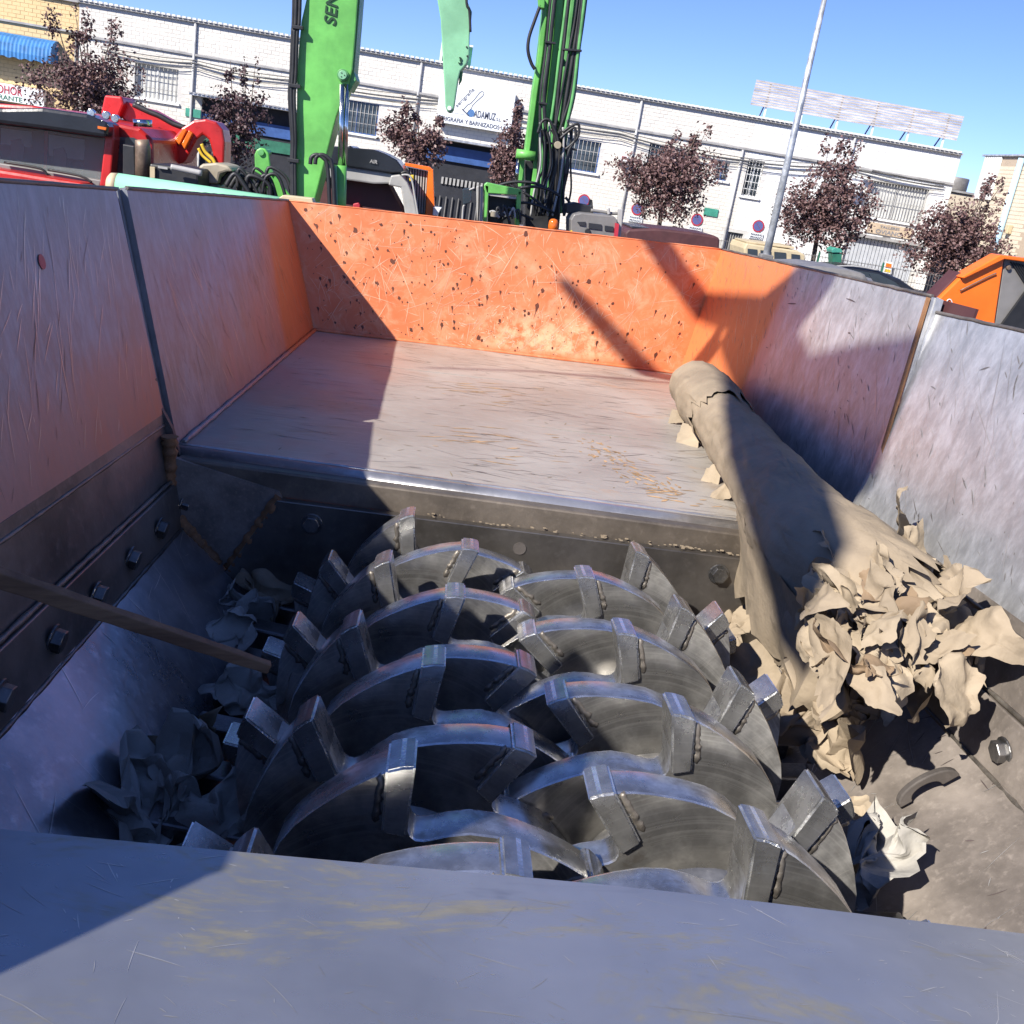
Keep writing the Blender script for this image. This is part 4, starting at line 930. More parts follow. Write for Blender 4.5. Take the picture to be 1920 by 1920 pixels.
# cables strung along the facade
for i, (off, sag, r_) in enumerate(((0,.12,.028),(.10,.07,.018),(-.12,.18,.016),(-.22,.10,.012))):
    pts = []; nodes = [at(px,py,YF-.12) for px, py in ((190,92),(365,118),(545,150),(840,190),(1160,250),(1390,300),(1590,312),(1790,352))]
    for a, b in zip(nodes[:-1], nodes[1:]):
        for k in range(10):
            f = k/10; p = a.lerp(b, f); pts.append(p+V(0,-.02*i,off*(1 if i else 1)-sag*4*f*(1-f)))
    MB().tube(pts, r_, 5).build('facade_cable', M['cable'], label=['thickest black cable bundle strung along the white wall','upper thin cable above the thick bundle on the white wall','thin sagging cable just below the thick bundle','lowest thin cable on the white wall'][i], cat='cable', group='cables along the facade')
# rooftop slat billboard
bb = thing('roof_billboard', 'weathered white slatted billboard frame on the roof', 'billboard', (16.5,YF+.8,6.7))
for i in range(10):
    z = 7.24+i*.103
    MB().box((11.82+.004*i,YF+.75,z),(21.2+.004*i,YF+.79,z+.084)).build('slat', M['slat'], bb)
for i in range(6):
    x = 12.5+1.62*i
    MB().box((x,YF+.80,6.60),(x+.07,YF+.87,8.25)).build('post', M['white'], bb); MB().beam((x+.03,YF+.86,7.6),(x+.03,YF+1.9,6.62),.05,.05).build('brace', M['zinc'], bb)
# small roof sign behind the arm
t = thing('roof_light_box', 'white framed green panel on the roof behind the hanging arm', 'roof sign', (-1.4,YF+.6,6.7))
MB().box((-1.62,YF+.6,6.6),(-1.52,YF+.7,7.75)).build('post', M['white'], t); MB().box((-1.52,YF+.62,6.6),(-.3,YF+.68,7.55)).build('panel', M['dkgreen'], t); MB().box((-1.515,YF+.61,7.56),(-.3,YF+.69,7.63)).build('top_rail', M['white'], t)
# cream tiled building on the right edge
cb = thing('cream_tiled_building', 'cream tiled building at the right edge with pale blue downpipe', 'building', (24,42,0))
MB().box((22.62,34,0),(36,46.6,6.78)).build('wall', M['mortarc'], cb)
me = bricks(34.0, 46.5, 0, 6.4, [(34,41.5,0,7)], y=0, bw=.42, bh=.16, rs=12)
for v in me.vertices: v.co = V(22.62+v.co.y, v.co.x, v.co.z)
obj('tiles', me, M['tilec'], cb, kind='stuff')
MB().box((22.5,34,6.79),(36.1,46.7,6.86)).build('roof_edge', M['zinc'], cb)
q = MB()
for i in range(9): q.box((22.53,45.0+.17*i,5.0),(22.60,45.10+.17*i,6.77))
q.build('corrugated_cladding', M['white'], cb, kind='stuff')
MB().tube([V(22.48,43.2,0),V(22.48,43.2,6.7)], .13, 12).build('downpipe', M['bluep'], cb)
MB().cbox((22.5,42.6,3.9), (.2,.25,.35)).build('meter_box', M['beige'], cb, bevel=.02)
bh = thing('back_annex', 'low beige brick annex in the gap behind the last plum tree', 'building', (24,52,0))
MB().box((21.6,52,0),(30,58,5.35)).build('wall', M['tilec'], bh); MB().box((21.5,51.9,5.36),(30,58,5.46)).build('roof_slab', M['ledge'], bh)
MB().cbox((23.6,52.6,5.75), (.6,.6,.55)).build('roof_vent', M['lgrey'], bh, bevel=.05); MB().tube([V(24.6,53,5.47),V(24.6,53,6.1)], .6, 20).build('water_tank', M['grey'], bh, bevel=.05)

# ------------------------------------------------------------------ street trees
def tree(px, py, Y, rx, rz, seed, label, n_leaf=2400, lobes=7, spikes=3, mat='leaf'):
    rr = random.Random(seed); c = at(px, py, Y); base = V(c.x+rr.uniform(-.2,.2), Y, 0)
    t = thing('plum_tree', label, 'tree', base, 'purple plum trees along the street')
    tr = MB(); fork = base.lerp(V(c.x,Y,c.z-rz*.55), 1.0)
    if fork.z < .8: fork.z = .8
    tr.tube([base, base.lerp(fork,.5)+V(rr.uniform(-.06,.06),0,0), fork], [.13,.10,.085], 8); tr.build('trunk', M['bark'], t)
    L_ = []
    for i in range(lobes):
        a = rr.uniform(0,2*math.pi); k = rr.uniform(.25,.75); L_.append((c+V(math.cos(a)*rx*k, math.sin(a)*rx*k*.8, rr.uniform(-.5,.5)*rz), rx*rr.uniform(.38,.58), rz*rr.uniform(.36,.56)))
    L_.append((c, rx*.7, rz*.7))
    for i in range(spikes):
        x = rr.uniform(-.6,.6); L_.append((c+V(x*rx, rr.uniform(-.3,.3), rz*rr.uniform(.8,1.05)), rx*.14, rz*.38))
    for (lc, a, b) in L_:
        st = MB(); mid = fork.lerp(lc,.5)+V(rr.uniform(-.15,.15),rr.uniform(-.15,.15),.0); st.tube([fork, mid, lc+V(0,0,b*.6)], [.05,.03,.008], 5); st.build('limb', M['bark'], t)
    vs = []; fs = []; tot = sum(a*a*b for _, a, b in L_)
    for (lc, a, b) in L_:
        n_ = int(n_leaf*(a*a*b/tot)**.75*2.9)+80
        for _ in range(n_):
            while True:
                d = V(rr.gauss(0,.62), rr.gauss(0,.62), rr.gauss(0,.62))
                if d.length < 1.15: break
            p = lc+V(d.x*a, d.y*a, d.z*b)
            if noise.noise(p*2.4+V(seed,0,0)) < -.02: continue
            s_ = rr.uniform(.09,.16); e1_ = V(rr.uniform(-1,1),rr.uniform(-1,1),rr.uniform(-1.2,.4)).normalized(); e2_ = e1_.cross(V(rr.uniform(-1,1),rr.uniform(-1,1),rr.uniform(-1,1))).normalized()
            k = len(vs); vs += [p, p+e1_*s_*.5+e2_*s_*.34, p+e1_*s_*1.05, p+e1_*s_*.5-e2_*s_*.34]; fs.append((k,k+1,k+2,k+3))
    me = D.meshes.new('crown'); me.from_pydata(vs, [], fs); obj('crown', me, M[mat], t)
tree(165,150,41,2.15,1.75,1,'large purple plum tree in front of the yellow building',2600,9,5)
tree(448,245,40.5,1.35,1.9,2,'dark purple plum tree in front of the left canopy',1700,6,3,'leafd')
tree(782,272,41,1.35,1.15,3,'plum tree behind the grey cab and orange crate',1700,6,4)
tree(958,288,41,1.0,1.4,4,'dense plum tree left of the hose covered green boom',2000,7,2)
tree(1250,345,41,1.85,1.75,5,'round plum tree hiding a barred window at mid wall',3400,10,4)
tree(1548,375,40,1.75,1.9,6,'tall plum tree just right of the grey lamp post',3200,9,4)
tree(1795,440,39.5,1.85,1.85,7,'rightmost plum tree behind the orange machine',3400,9,3)
# lamp post
lp_ = thing('lamp_post', 'tall slim grey street lamp post rising out of the picture', 'lamp post', (7.78,26,0))
MB().tube([V(7.80,26,0),V(7.78,26,4.5),V(7.76,26,9.4)], [.105,.085,.05], 14).build('pole', M['pole'], lp_)
MB().tube([V(7.76,26,9.4),V(7.76,26.3,9.7),V(7.76,27.2,9.8)], .04, 8).build('arm', M['pole'], lp_); MB().cbox((7.76,27.5,9.8), (.3,.7,.12)).build('lamp_head', M['lgrey'], lp_, bevel=.04); MB().box((7.62,25.86,0),(7.94,26.14,2.1)).build('base_cover', M['grey'], lp_, bevel=.02)
# wire fence on the right
fe = thing('wire_fence', 'green wire mesh fence in front of the white wall on the right', 'fence', (15,38.5,0))
for i in range(6):
    x0 = 8.5+2.5*i; g_ = MB(); k = 0
    while k < 2.45:
        g_.tube([(x0+.03+k,38.5,.1),(x0+.03+k,38.5,1.85)], .009, 3, caps=False, smooth=False); k += .11
    for z in (.2,.6,1.0,1.4,1.8): g_.tube([(x0,38.49,z),(x0+2.5,38.49,z)], .012, 3, caps=False, smooth=False)
    g_.build('mesh_panel', M['grey'], fe, kind='stuff')
    MB().box((x0-.03,38.47,0),(x0+.03,38.53,1.95)).build('post', M['dkgreen'], fe)

# ================================================================== MACHINES IN THE YARD
def P(pts, Y): return [at(a, b, Y) for a, b in pts]
def plate(name, pts, Y, th, mat, parent, bevel=.01): return MB().prism(P(pts, Y), V(0,th,0)).build(name, mat, parent, bevel=bevel)
def hose(pts, Y, r, mat, parent, name='hose', n_=6, dy=0.):
    q = [at(a, b, Y+dy*i/len(pts)) for i, (a, b) in enumerate(pts)]
    out = []
    for i in range(len(q)-1):
        p0, p1, p2, p3 = q[max(0,i-1)], q[i], q[i+1], q[min(len(q)-1,i+2)]
        for k in range(5):
            f = k/5; out.append(.5*((2*p1)+(p2-p0)*f+(2*p0-5*p1+4*p2-p3)*f*f+(3*p1-p0-3*p2+p3)*f**3))
    out.append(q[-1]); return MB().tube(out, r, n_).build(name, mat, parent)
def disky(c, r, y, th, mat, name, parent): return MB().prism([V(c.x+r*math.cos(k*math.pi/12), c.y+y, c.z+r*math.sin(k*math.pi/12)) for k in range(24)], V(0,th,0)).build(name, mat, parent, bevel=.004)
# --- red truck with crane
Y = 10.0
tk = thing('red_truck', 'red truck cab with dark sun visor behind the left hopper wall', 'truck', (-4.3,10.5,0))
plate('cab_body', [(-260,190),(-60,190),(60,198),(205,228),(262,240),(286,262),(288,350),(200,352),(160,420),(-260,380)], Y+.30, 1.7, M['red'], tk, .03)
plate('sun_visor', [(-200,180),(4,203),(79,202),(163,214),(203,231),(200,258),(88,242),(0,231),(-200,205)], Y-.05, .34, M['blackcar'], tk, .03)
plate('windscreen', [(-200,208),(0,234),(88,245),(197,260),(188,338),(0,308),(-200,285)], Y+.25, .04, M['wglass'], tk, 0)
plate('cab_lining', [(-200,206),(0,232),(88,243),(198,259),(189,339),(0,309),(-200,286)], Y+.285, .012, M['cabin'], tk, 0)
plate('rear_window', [(92,252),(160,262),(158,300),(92,292)], Y+.279, .005, M['cabinlight'], tk, 0); plate('rear_window', [(2,240),(60,247),(60,276),(2,270)], Y+.279, .005, M['cabinlight'], tk, 0)
for q in (((100,280),(118,276),(126,290),(124,326),(100,322)),((20,262),(40,260),(46,276),(44,312),(20,308))): plate('seat', list(q), Y+.262, .012, M['black'], tk, .004)
plate('grab_post', [(84,246),(90,247),(88,318),(82,317)], Y+.268, .01, M['npred'], tk, 0); hose([(128,318),(136,302),(152,302),(158,316),(148,328)], Y+.262, .008, M['black'], tk, 'steering_wheel')
plate('pillar', [(197,256),(212,231),(214,262),(206,350),(186,350)], Y+.10, .18, M['red'], tk, .015)
plate('bonnet', [(-200,285),(0,318),(155,343),(165,370),(-200,330)], Y-.10, .34, M['red'], tk, .03)
plate('cowl_panel', [(-200,280),(0,306),(190,338),(186,352),(155,343),(0,318),(-200,286)], Y+.16, .08, M['grey'], tk, .01)
for a in ((8,304,75,316,90,332),(90,318,150,330,172,342)): hose([(a[0],a[1]),(a[2],a[3]),(a[4],a[5])], Y+.12, .012, M['black'], tk, 'wiper')
plate('side_window', [(214,256),(250,258),(276,272),(276,335),(212,335)], Y+.27, .03, M['glass'], tk, 0)
plate('mirror', [(230,270),(252,274),(254,330),(230,328)], Y-.05, .10, M['black'], tk, .01)
MB().tube([at(266,262,Y-.1),at(268,275,Y-.1),at(268,345,Y-.1)], [.06,.068,.068], 16).build('exhaust_stack', M['brown'], tk)
MB().tube([at(267,224,Y+.2),at(268,238,Y+.2)], .085, 18).build('air_intake', M['chrome'], tk)
for a, b in ((170,212),(198,216),(215,222)): disky(at(a,b,Y), .035, 0, .05, M['chrome'], 'roof_lamp', tk)
plate('marker_lamp', [(183,236),(199,239),(198,244),(183,241)], Y-.07, .03, M['beacon'], tk, 0)
plate('chassis', [(-260,420),(290,420),(290,700),(-260,700)], Y+.5, 2.0, M['black'], tk, .02)
rc = thing('red_loader_crane', 'folded red loader crane with curved arm behind the truck cab', 'crane', (-3.0,11.6,0))
plate('crane_head', [(196,178),(228,181),(232,196),(222,220),(188,214)], 11.4, .45, M['red'], rc, .02)
plate('main_boom', [(224,184),(252,198),(282,205),(330,232),(352,258),(340,300),(300,305),(262,262),(226,218)], 11.5, .30, M['red'], rc, .02)
plate('curved_arm', [(322,262),(340,240),(362,226),(385,223),(405,229),(417,243),(421,266),(419,312),(404,312),(398,285),(392,262),(380,252),(368,262),(358,282),(346,304),(318,312),(300,320),(300,296)], 11.2, .34, M['red'], rc, .02)
plate('cylinder_block', [(328,262),(344,240),(350,244),(336,272)], 11.15, .1, M['beacon'], rc, .008); plate('cylinder_block', [(340,270),(354,244),(361,250),(346,280)], 11.14, .1, M['beacon'], rc, .008)
hose([(250,196),(280,210),(300,218),(325,232),(348,240)], 11.3, .03, M['black'], rc); hose([(378,270),(385,285),(400,300),(404,312)], 11.1, .018, M['yellow'], rc); hose([(372,278),(380,292),(396,306)], 11.1, .015, M['yellow'], rc)
plate('crane_column', [(262,300),(345,310),(345,640),(262,630)], 11.55, .5, M['red'], rc, .02)
eb = thing('engine_box', 'black engine box with pale plate beside the exhaust stack', 'engine box', (-2.7,9.6,0))
plate('housing', [(280,306),(372,318),(372,640),(280,640)], 9.6, .7, M['black'], eb, .02); plate('name_plate', [(281,312),(290,313),(290,334),(281,333)], 9.57, .02, M['beige'], eb, 0); plate('vent', [(296,311),(314,314),(314,318),(296,315)], 9.57, .02, M['lgrey'], eb, 0)
hose([(321,313),(345,318),(378,325)], 9.5, .028, M['lgrey'], eb, 'pipe')
# --- mint green beam just behind the rim
mb_ = thing('mint_beam', 'long mint green machine beam with white end cap behind the left rim', 'machine beam', (-1.4,6,0))
a, b = at(222,350,6.0), at(620,408,6.0)
MB().tube([a, b], .072, 20).build('beam_tube', M['mint'], mb_); MB().tube([a+(a-b).normalized()*.055, a+(a-b).normalized()*.04, a], [.05,.068,.0725], 20).build('end_cap', M['beige'], mb_)
for t in (.1,.9): MB().box((a.lerp(b,t).x-.05,5.95,0),(a.lerp(b,t).x+.05,6.05,a.lerp(b,t).z-.05)).build('stand', M['grey'], mb_)
plate('step_grille', [(522,372),(530,366),(585,372),(588,382)], 5.9, .1, M['beige'], mb_, .004)
# --- tan hood, pulleys and loose hoses
pa = thing('pulley_arm', 'short green twin plate arm with pin beside the wide green boom', 'machine arm', (-2.0,10.4,0))
for dy in (0, .30): plate('arm_plate', [(477,290),(481,281),(488,277),(497,279),(503,287),(507,318),(552,378),(552,420),(524,420),(492,330),(478,322)], 10.3+dy, .05, M['green'], pa, .008)
disky(at(489,286,10.28), .03, 0, .4, M['green_d'], 'pin', pa); plate('rib', [(505,312),(512,322),(508,330),(501,320)], 10.28, .03, M['green_d'], pa, 0)
plate('foot', [(500,410),(560,410),(560,640),(500,640)], 10.3, .4, M['green_d'], pa, .02)
th_ = thing('tan_hood', 'tan plastic hood with black hoses left of the pulley arm', 'machine hood', (-2.3,10.0,0))
plate('hood_shell', [(371,313),(380,307),(405,305),(428,311),(437,322),(425,322),(412,326),(408,345),(384,343),(379,325)], 10.0, .5, M['tan'], th_, .02); plate('hood_foot', [(384,343),(412,346),(412,640),(384,640)], 10.05, .4, M['grey'], th_, .02)
rr_ = random.Random(3)
for i in range(11):
    x0 = 415+i*9; hose([(x0-10+rr_.uniform(-6,6),345+i*2),(x0+rr_.uniform(-4,10),322+rr_.uniform(-8,10)),(x0+26+rr_.uniform(-6,8),336+rr_.uniform(-8,10)),(x0+40+rr_.uniform(-8,4),372+rr_.uniform(-4,8)),(x0+42,395)], 10.0+rr_.uniform(-.1,.25), rr_.uniform(.012,.024), M['black'], th_)
# --- wide green boom
gb = thing('wide_green_boom', 'wide bright green crane boom with dark lettering and chrome cylinder', 'crane boom', (-1.3,10.2,0))
plate('boom_plate', [(602,-420),(574,0),(565,39),(560,90),(557,140),(556,219),(553,291),(550,385),(549,430),(575,430),(589,380),(631,219),(652,165),(661,131),(666,72),(671,0),(705,-420)], 10.0, .42, M['green'], gb, .012)
plate('boom_edge', [(661,131),(666,72),(671,0),(705,-420),(709,-420),(675,0),(669,75),(664,135),(668,150),(655,172),(652,165)], 10.03, .36, M['green_d'], gb, .006)
pc = at(643,141,9.98); disky(pc, .052, -.02, .5, M['green_d'], 'boom_pin', gb); disky(pc, .038, -.035, .02, M['green_t'], 'pin_cap', gb)
for k in range(3): disky(pc+V(.018*math.cos(k*2.1),0,.018*math.sin(k*2.1)), .005, -.042, .01, M['black'], 'cap_bolt', gb)
for dx in (0, 9): MB().tube([at(641+dx,158,9.97+.004*dx),at(638+dx,312,9.97+.004*dx)], .022, 14).build('cylinder_rod', M['chrome'], gb)
MB().tube([at(638,310,9.98),at(636,430,9.98)], .060, 16).build('cylinder_barrel', M['green'], gb); plate('barrel_guard', [(622,318),(631,310),(634,420),(624,430)], 9.9, .06, M['green_t'], gb, .004)
for x0, r_ in ((0,.020),(7,.017),(-5,.014)):
    hose([(562+x0,-300),(555+x0,20),(552+x0*.8,60),(549+x0*.8,140),(546+x0*.8,180),(550+x0*.6,260),(549+x0*.6,300),(550+x0*.6,390)], 9.95, r_, M['black'], gb)
for a, b in ((556,50),(551,160),(548,300)): plate('hose_clamp', [(a-9,b-4),(a+12,b-1),(a+12,b+6),(a-9,b+3)], 9.92, .05, M['black'], gb, .004)
for a, b in ((550,143),(552,290)): plate('lug', [(a-4,b-3),(a+12,b-6),(a+12,b+12),(a+4,b+8),(a-4,b+4)], 9.99, .04, M['green'], gb, .004)
for x0 in (0, 9): hose([(582+x0,308),(584+x0,295),(594+x0,290),(606+x0,296),(614+x0,312),(618+x0,380),(620+x0,430)], 9.86, .020, M['black'], gb)
p0_, p1_ = at(629,48,9.996), at(640,-60,9.996)
up_ = (p1_-p0_).normalized(); put_text('SENNEBOGEN', .148, p0_, up_, V(-1,0,.1), M['txtdg'], gb, depth=.003, italic=.15)
plate('boom_foot', [(545,425),(640,425),(640,640),(545,640)], 10.0, .5, M['green_d'], gb, .02)
# --- hanging arm tip
ha = thing('hanging_green_arm', 'pointed pale green crane arm hanging down in front of the sign', 'crane arm', at(850,100,9))
plate('arm_plate', [(800,-330),(817,-40),(820,0),(826,37),(830,110),(834,175),(835,200),(838,208),(844,211),(850,207),(852,198),(859,150),(863,134),(875,120),(880,102),(881,62),(885,22),(876,2),(872,-40),(868,-330)], 9.0, .24, M['green_t'], ha, .01)
hc = at(843,203,8.99); disky(hc, .017, -.006, .02, M['signw'], 'pin_hole', ha); put_text('3', .07, at(859,119,8.995), V(1,0,0), V(0,0,1), M['txtdg'], ha, depth=.003)
for a, b in ((875,88),(876,105)): disky(at(a,b,8.995), .007, -.005, .01, M['black'], 'bolt', ha)
hose([(872,-200),(874,-10),(880,20),(882,60)], 8.96, .012, M['black'], ha); plate('end_bracket', [(862,136),(868,133),(866,150),(860,160)], 9.05, .12, M['green_d'], ha, .004)
# --- hose covered boom
g2 = thing('hose_covered_boom', 'tall green twin beam boom covered with black hydraulic hoses', 'crane boom', (.8,13.3,0))
Y = 13.0
plate('boom_web', [(1060,-420),(1025,0),(1010,110),(998,200),(988,275),(985,300),(1000,310),(1060,310),(1062,275),(1080,140),(1101,0),(1160,-420)], Y+.12, .5, M['green_d'], g2, .01)
plate('left_beam', [(1050,-420),(1018,10),(1006,120),(998,170),(984,285),(993,287),(1008,172),(1018,100),(1029,0),(1066,-420)], Y-.05, .3, M['green'], g2, .01)
plate('middle_beam', [(1074,-420),(1043,0),(1036,90),(1024,200),(1022,222),(1034,226),(1046,140),(1057,0),(1092,-420)], Y-.02, .24, M['green'], g2, .01)
plate('right_beam', [(1112,-420),(1070,0),(1056,120),(1046,225),(1062,250),(1078,120),(1090,0),(1130,-420)], Y+.02, .2, M['green_d'], g2, .01)
for i, (a, b, c_) in enumerate(((1033,1014,1012),(1037,1018,1018),(1040,1020,1024),(1062,1040,1030),(1066,1046,1040),(1083,1052,1038),(1088,1062,1050),(1092,1070,1046),(1096,1074,1056),(1099,1077,1060))):
    hose([(a+34,-300),(a,0),((a+b)/2+rr_.uniform(-2,2),95),(b,180),(c_+rr_.uniform(-2,2),260),(c_-3,330),(c_-8+rr_.uniform(-6,6),400)], Y-.10-.01*(i % 3), (.022,.016,.026,.02)[i % 4], M['black'] if i not in (1,3,8) else M['green_d'], g2)
for a, b, w_ in ((1022,76,20),(1055,90,36),(1010,190,16),(1018,265,26),(1066,276,16)): plate('hose_clamp', [(a,b),(a+w_,b+3),(a+w_,b+7),(a,b+4)], Y-.16, .06, M['black'], g2, .003)
hose([(1013,10),(1002,40),(992,70),(990,95),(996,118),(1003,130)], Y-.1, .022, M['black'], g2)
plate('valve_box', [(1009,-5),(1022,-4),(1021,16),(1010,14)], Y-.12, .15, M['green'], g2, .01)
MB().tube([at(968,288,Y-.1),at(1003,293,Y-.1)], .055, 16).build('pivot_tube', M['green'], g2); MB().tube([at(973,298,Y-.1),at(966,352,Y-.1)], .024, 12).build('cylinder_rod', M['chrome'], g2)
plate('strut', [(976,298),(984,300),(982,352),(972,350)], Y, .12, M['green'], g2, .006); plate('strut', [(1002,296),(1011,300),(1004,345),(1004,378),(994,372)], Y-.05, .12, M['green'], g2, .006)
plate('lower_column', [(985,300),(1060,310),(1052,390),(1048,430),(985,430)], Y+.1, .5, M['black'], g2, .01)
for i in range(12):
    a = 1012+i*5.5; hose([(a-4+rr_.uniform(-5,5),232+rr_.uniform(-8,14)),(a+rr_.uniform(-4,6),262),(a+rr_.uniform(-5,5),310),(a-8+rr_.uniform(-8,8),360),(a-14+rr_.uniform(-12,12),405)], Y-.2+rr_.uniform(-.05,.05), rr_.uniform(.010,.018), M['black'] if i % 4 else M['lgrey'], g2)
for q in (((1055,248),(1072,236),(1085,234),(1084,255),(1072,270),(1060,280)),((1050,260),(1066,246),(1078,240),(1078,262),(1066,285),(1060,330)),((1008,250),(1016,228),(1028,224),(1036,236),(1046,262),(1044,276))): hose(list(q), Y-.25, .018, M['black'], g2)
disky(at(1046,272,Y-.3), .042, 0, .06, M['tan'], 'swivel', g2)
hose([(912,362),(935,348),(965,341),(1000,343),(1018,350)], Y-.4, .02, M['black'], g2); hose([(975,352),(1005,350),(1030,356),(1050,368)], Y-.45, .02, M['black'], g2)
hose([(955,395),(965,384),(985,380),(1010,386),(1030,396)], Y-.5, .018, M['black'], g2); hose([(980,360),(1000,372),(1020,388),(1040,400)], Y-.42, .016, M['black'], g2)
hose([(1060,370),(1068,380),(1072,395),(1066,420)], Y-.4, .018, M['black'], g2); hose([(930,420),(950,405),(975,402),(1000,412)], Y-.5, .016, M['black'], g2)
plate('carriage', [(900,420),(1075,440),(1075,700),(900,700)], Y, .9, M['grey'], g2, .02)
# --- machinery at its foot
gf = thing('green_frame_guard', 'bright green rectangular guard frame over a dark engine bay', 'guard frame', (.2,12.4,0))
plate('top_bar', [(908,346),(913,342),(978,356),(977,366),(912,362)], 12.3, .2, M['green'], gf, .008); plate('left_post', [(908,346),(917,348),(912,424),(906,424)], 12.3, .2, M['green'], gf, .008); plate('right_post', [(969,358),(978,358),(974,424),(967,424)], 12.3, .2, M['green'], gf, .008)
plate('inner_rail', [(918,362),(970,370),(969,374),(918,367)], 12.32, .06, M['lgrey'], gf, .004); plate('engine_bay', [(916,366),(970,374),(968,700),(908,700)], 12.5, .6, M['black'], gf, .01)
plate('side_panel', [(893,350),(905,347),(905,420),(894,414)], 12.28, .1, M['lgrey'], gf, .008); hose([(899,345),(898,390),(896,420)], 12.25, .012, M['black'], gf, 'rod')
for i in range(9): hose([(918+i*6,405+rr_.uniform(-10,5)),(926+i*6+rr_.uniform(-5,5),392+rr_.uniform(-8,8)),(936+i*5,412+rr_.uniform(-6,8))], 12.25, rr_.uniform(.01,.02), M['black'] if i % 3 else M['lgrey'], gf)
plate('injector_block', [(920,396),(934,398),(933,408),(920,406)], 12.2, .1, M['tan'], gf, .004)
gx_ = thing('grey_machine_box', 'grey machine box with three dark slots behind the orange end wall', 'machine box', (1.5,12,0))
plate('box_body', [(1070,412),(1076,402),(1090,399),(1150,405),(1158,412),(1156,640),(1070,640)], 12.0, .6, M['grey'], gx_, .015)
for q in (((1082,416),(1098,416),(1098,424),(1086,422)),((1104,418),(1128,421),(1128,431),(1104,428)),((1134,423),(1150,425),(1150,434),(1134,432))): plate('slot', list(q), 11.985, .03, M['inner'], gx_, 0)
disky(at(1102,434,11.98), .032, 0, .05, M['black'], 'round_port', gx_); plate('hazard_strip', [(1154,418),(1161,420),(1158,446),(1152,444)], 11.95, .05, M['npred'], gx_, 0)
plate('yellow_mark', [(1070,432),(1073,432),(1072,440),(1069,440)], 11.97, .02, M['yellow'], gx_, 0)
plate('control_bank', [(1062,383),(1080,380),(1108,386),(1111,374),(1113,400),(1062,400)], 12.3, .3, M['black'], gx_, .01)
hose([(1108,394),(1130,397),(1145,400),(1160,400)], 12.2, .02, M['grey'], gx_, 'rail'); hose([(1140,390),(1142,402)], 12.15, .02, M['lgrey'], gx_, 'rail'); plate('mast', [(1160,392),(1168,392),(1164,446),(1157,446)], 12.1, .08, M['lgrey'], gx_, .006)
be = thing('orange_beacon', 'small amber beacon lamp among the hoses', 'beacon', at(1037,430,12))
bc = at(1037,424,11.9); MB().tube([bc+V(0,0,-.05),bc,bc+V(0,0,.05),bc+V(0,0,.075),bc+V(0,0,.082)], [.052,.056,.054,.035,.005], 18).build('lens', M['beacon'], be); MB().tube([bc+V(0,0,-.9),bc+V(0,0,-.051)], .045, 14).build('base', M['black'], be)
mi = thing('vehicle_mirror', 'grey rear-view mirror on a bent arm left of the green frame', 'mirror', at(866,420,12))
plate('mirror_glass', [(867,354),(884,352),(884,380),(868,384)], 12.0, .05, M['glass'], mi, .01); hose([(880,356),(890,352)], 12.0, .012, M['lgrey'], mi, 'arm'); hose([(872,384),(868,392),(866,440)], 12.02, .012, M['lgrey'], mi, 'arm')
# --- grey cab with roof unit
gc = thing('grey_loader_cab', 'grey loader cab with dark roof air unit behind the end wall', 'cab', (-.8,12.2,0))
plate('roof_unit', [(596,272),(652,276),(655,272),(662,277),(700,280),(722,288),(744,300),(756,316),(758,324),(735,325),(596,304)], 11.9, .8, M['blackcar'], gc, .02)
put_text('AIR', .055, at(693,305,11.885), V(1,0,-.02), V(0,0,1), M['lgrey'], gc, depth=.002)
plate('roof', [(596,304),(735,325),(752,327),(757,345),(700,345),(596,330)], 11.95, .9, M['lgrey'], gc, .02)
plate('cab_interior', [(596,330),(728,346),(762,410),(762,660),(596,660)], 12.2, .6, M['maroon'], gc, .01); plate('pillar', [(728,347),(733,329),(750,327),(764,343),(776,370),(786,420),(762,420),(752,352)], 11.9, .2, M['lgrey'], gc, .015)
plate('work_lamp', [(766,328),(776,328),(775,340),(768,340)], 11.85, .08, M['yellow'], gc, .008); hose([(752,325),(762,322),(768,330)], 11.86, .016, M['black'], gc, 'bracket'); plate('seat', [(662,382),(672,380),(675,384),(674,420),(660,420)], 12.1, .08, M['npred'], gc, .01)
hose([(753,328),(770,332),(778,370),(784,405)], 11.84, .012, M['lgrey'], gc, 'grab_rail')
oc = thing('orange_crate_corner', 'orange steel frame with grey ribbed panel beside the grey cab', 'container', (-.2,12.8,0))
plate('top_rail', [(760,305),(806,313),(812,319),(806,321),(760,311)], 12.6, .15, M['orange'], oc, .006); plate('corner_post', [(803,318),(812,317),(816,420),(796,420)], 12.6, .15, M['orange'], oc, .008)
plate('panel', [(757,312),(803,321),(798,640),(757,640)], 12.75, .8, M['grey'], oc, .01)
for i in range(9): plate('rib', [(759+i*5,312.5+i*.95),(761.5+i*5,313+i*.95),(760+i*4.6,400),(758+i*4.6,400)], 12.68, .07, M['lgrey'], oc, 0)
plate('white_step', [(812,388),(828,390),(820,405),(811,404)], 12.5, .3, M['white'], oc, .01)
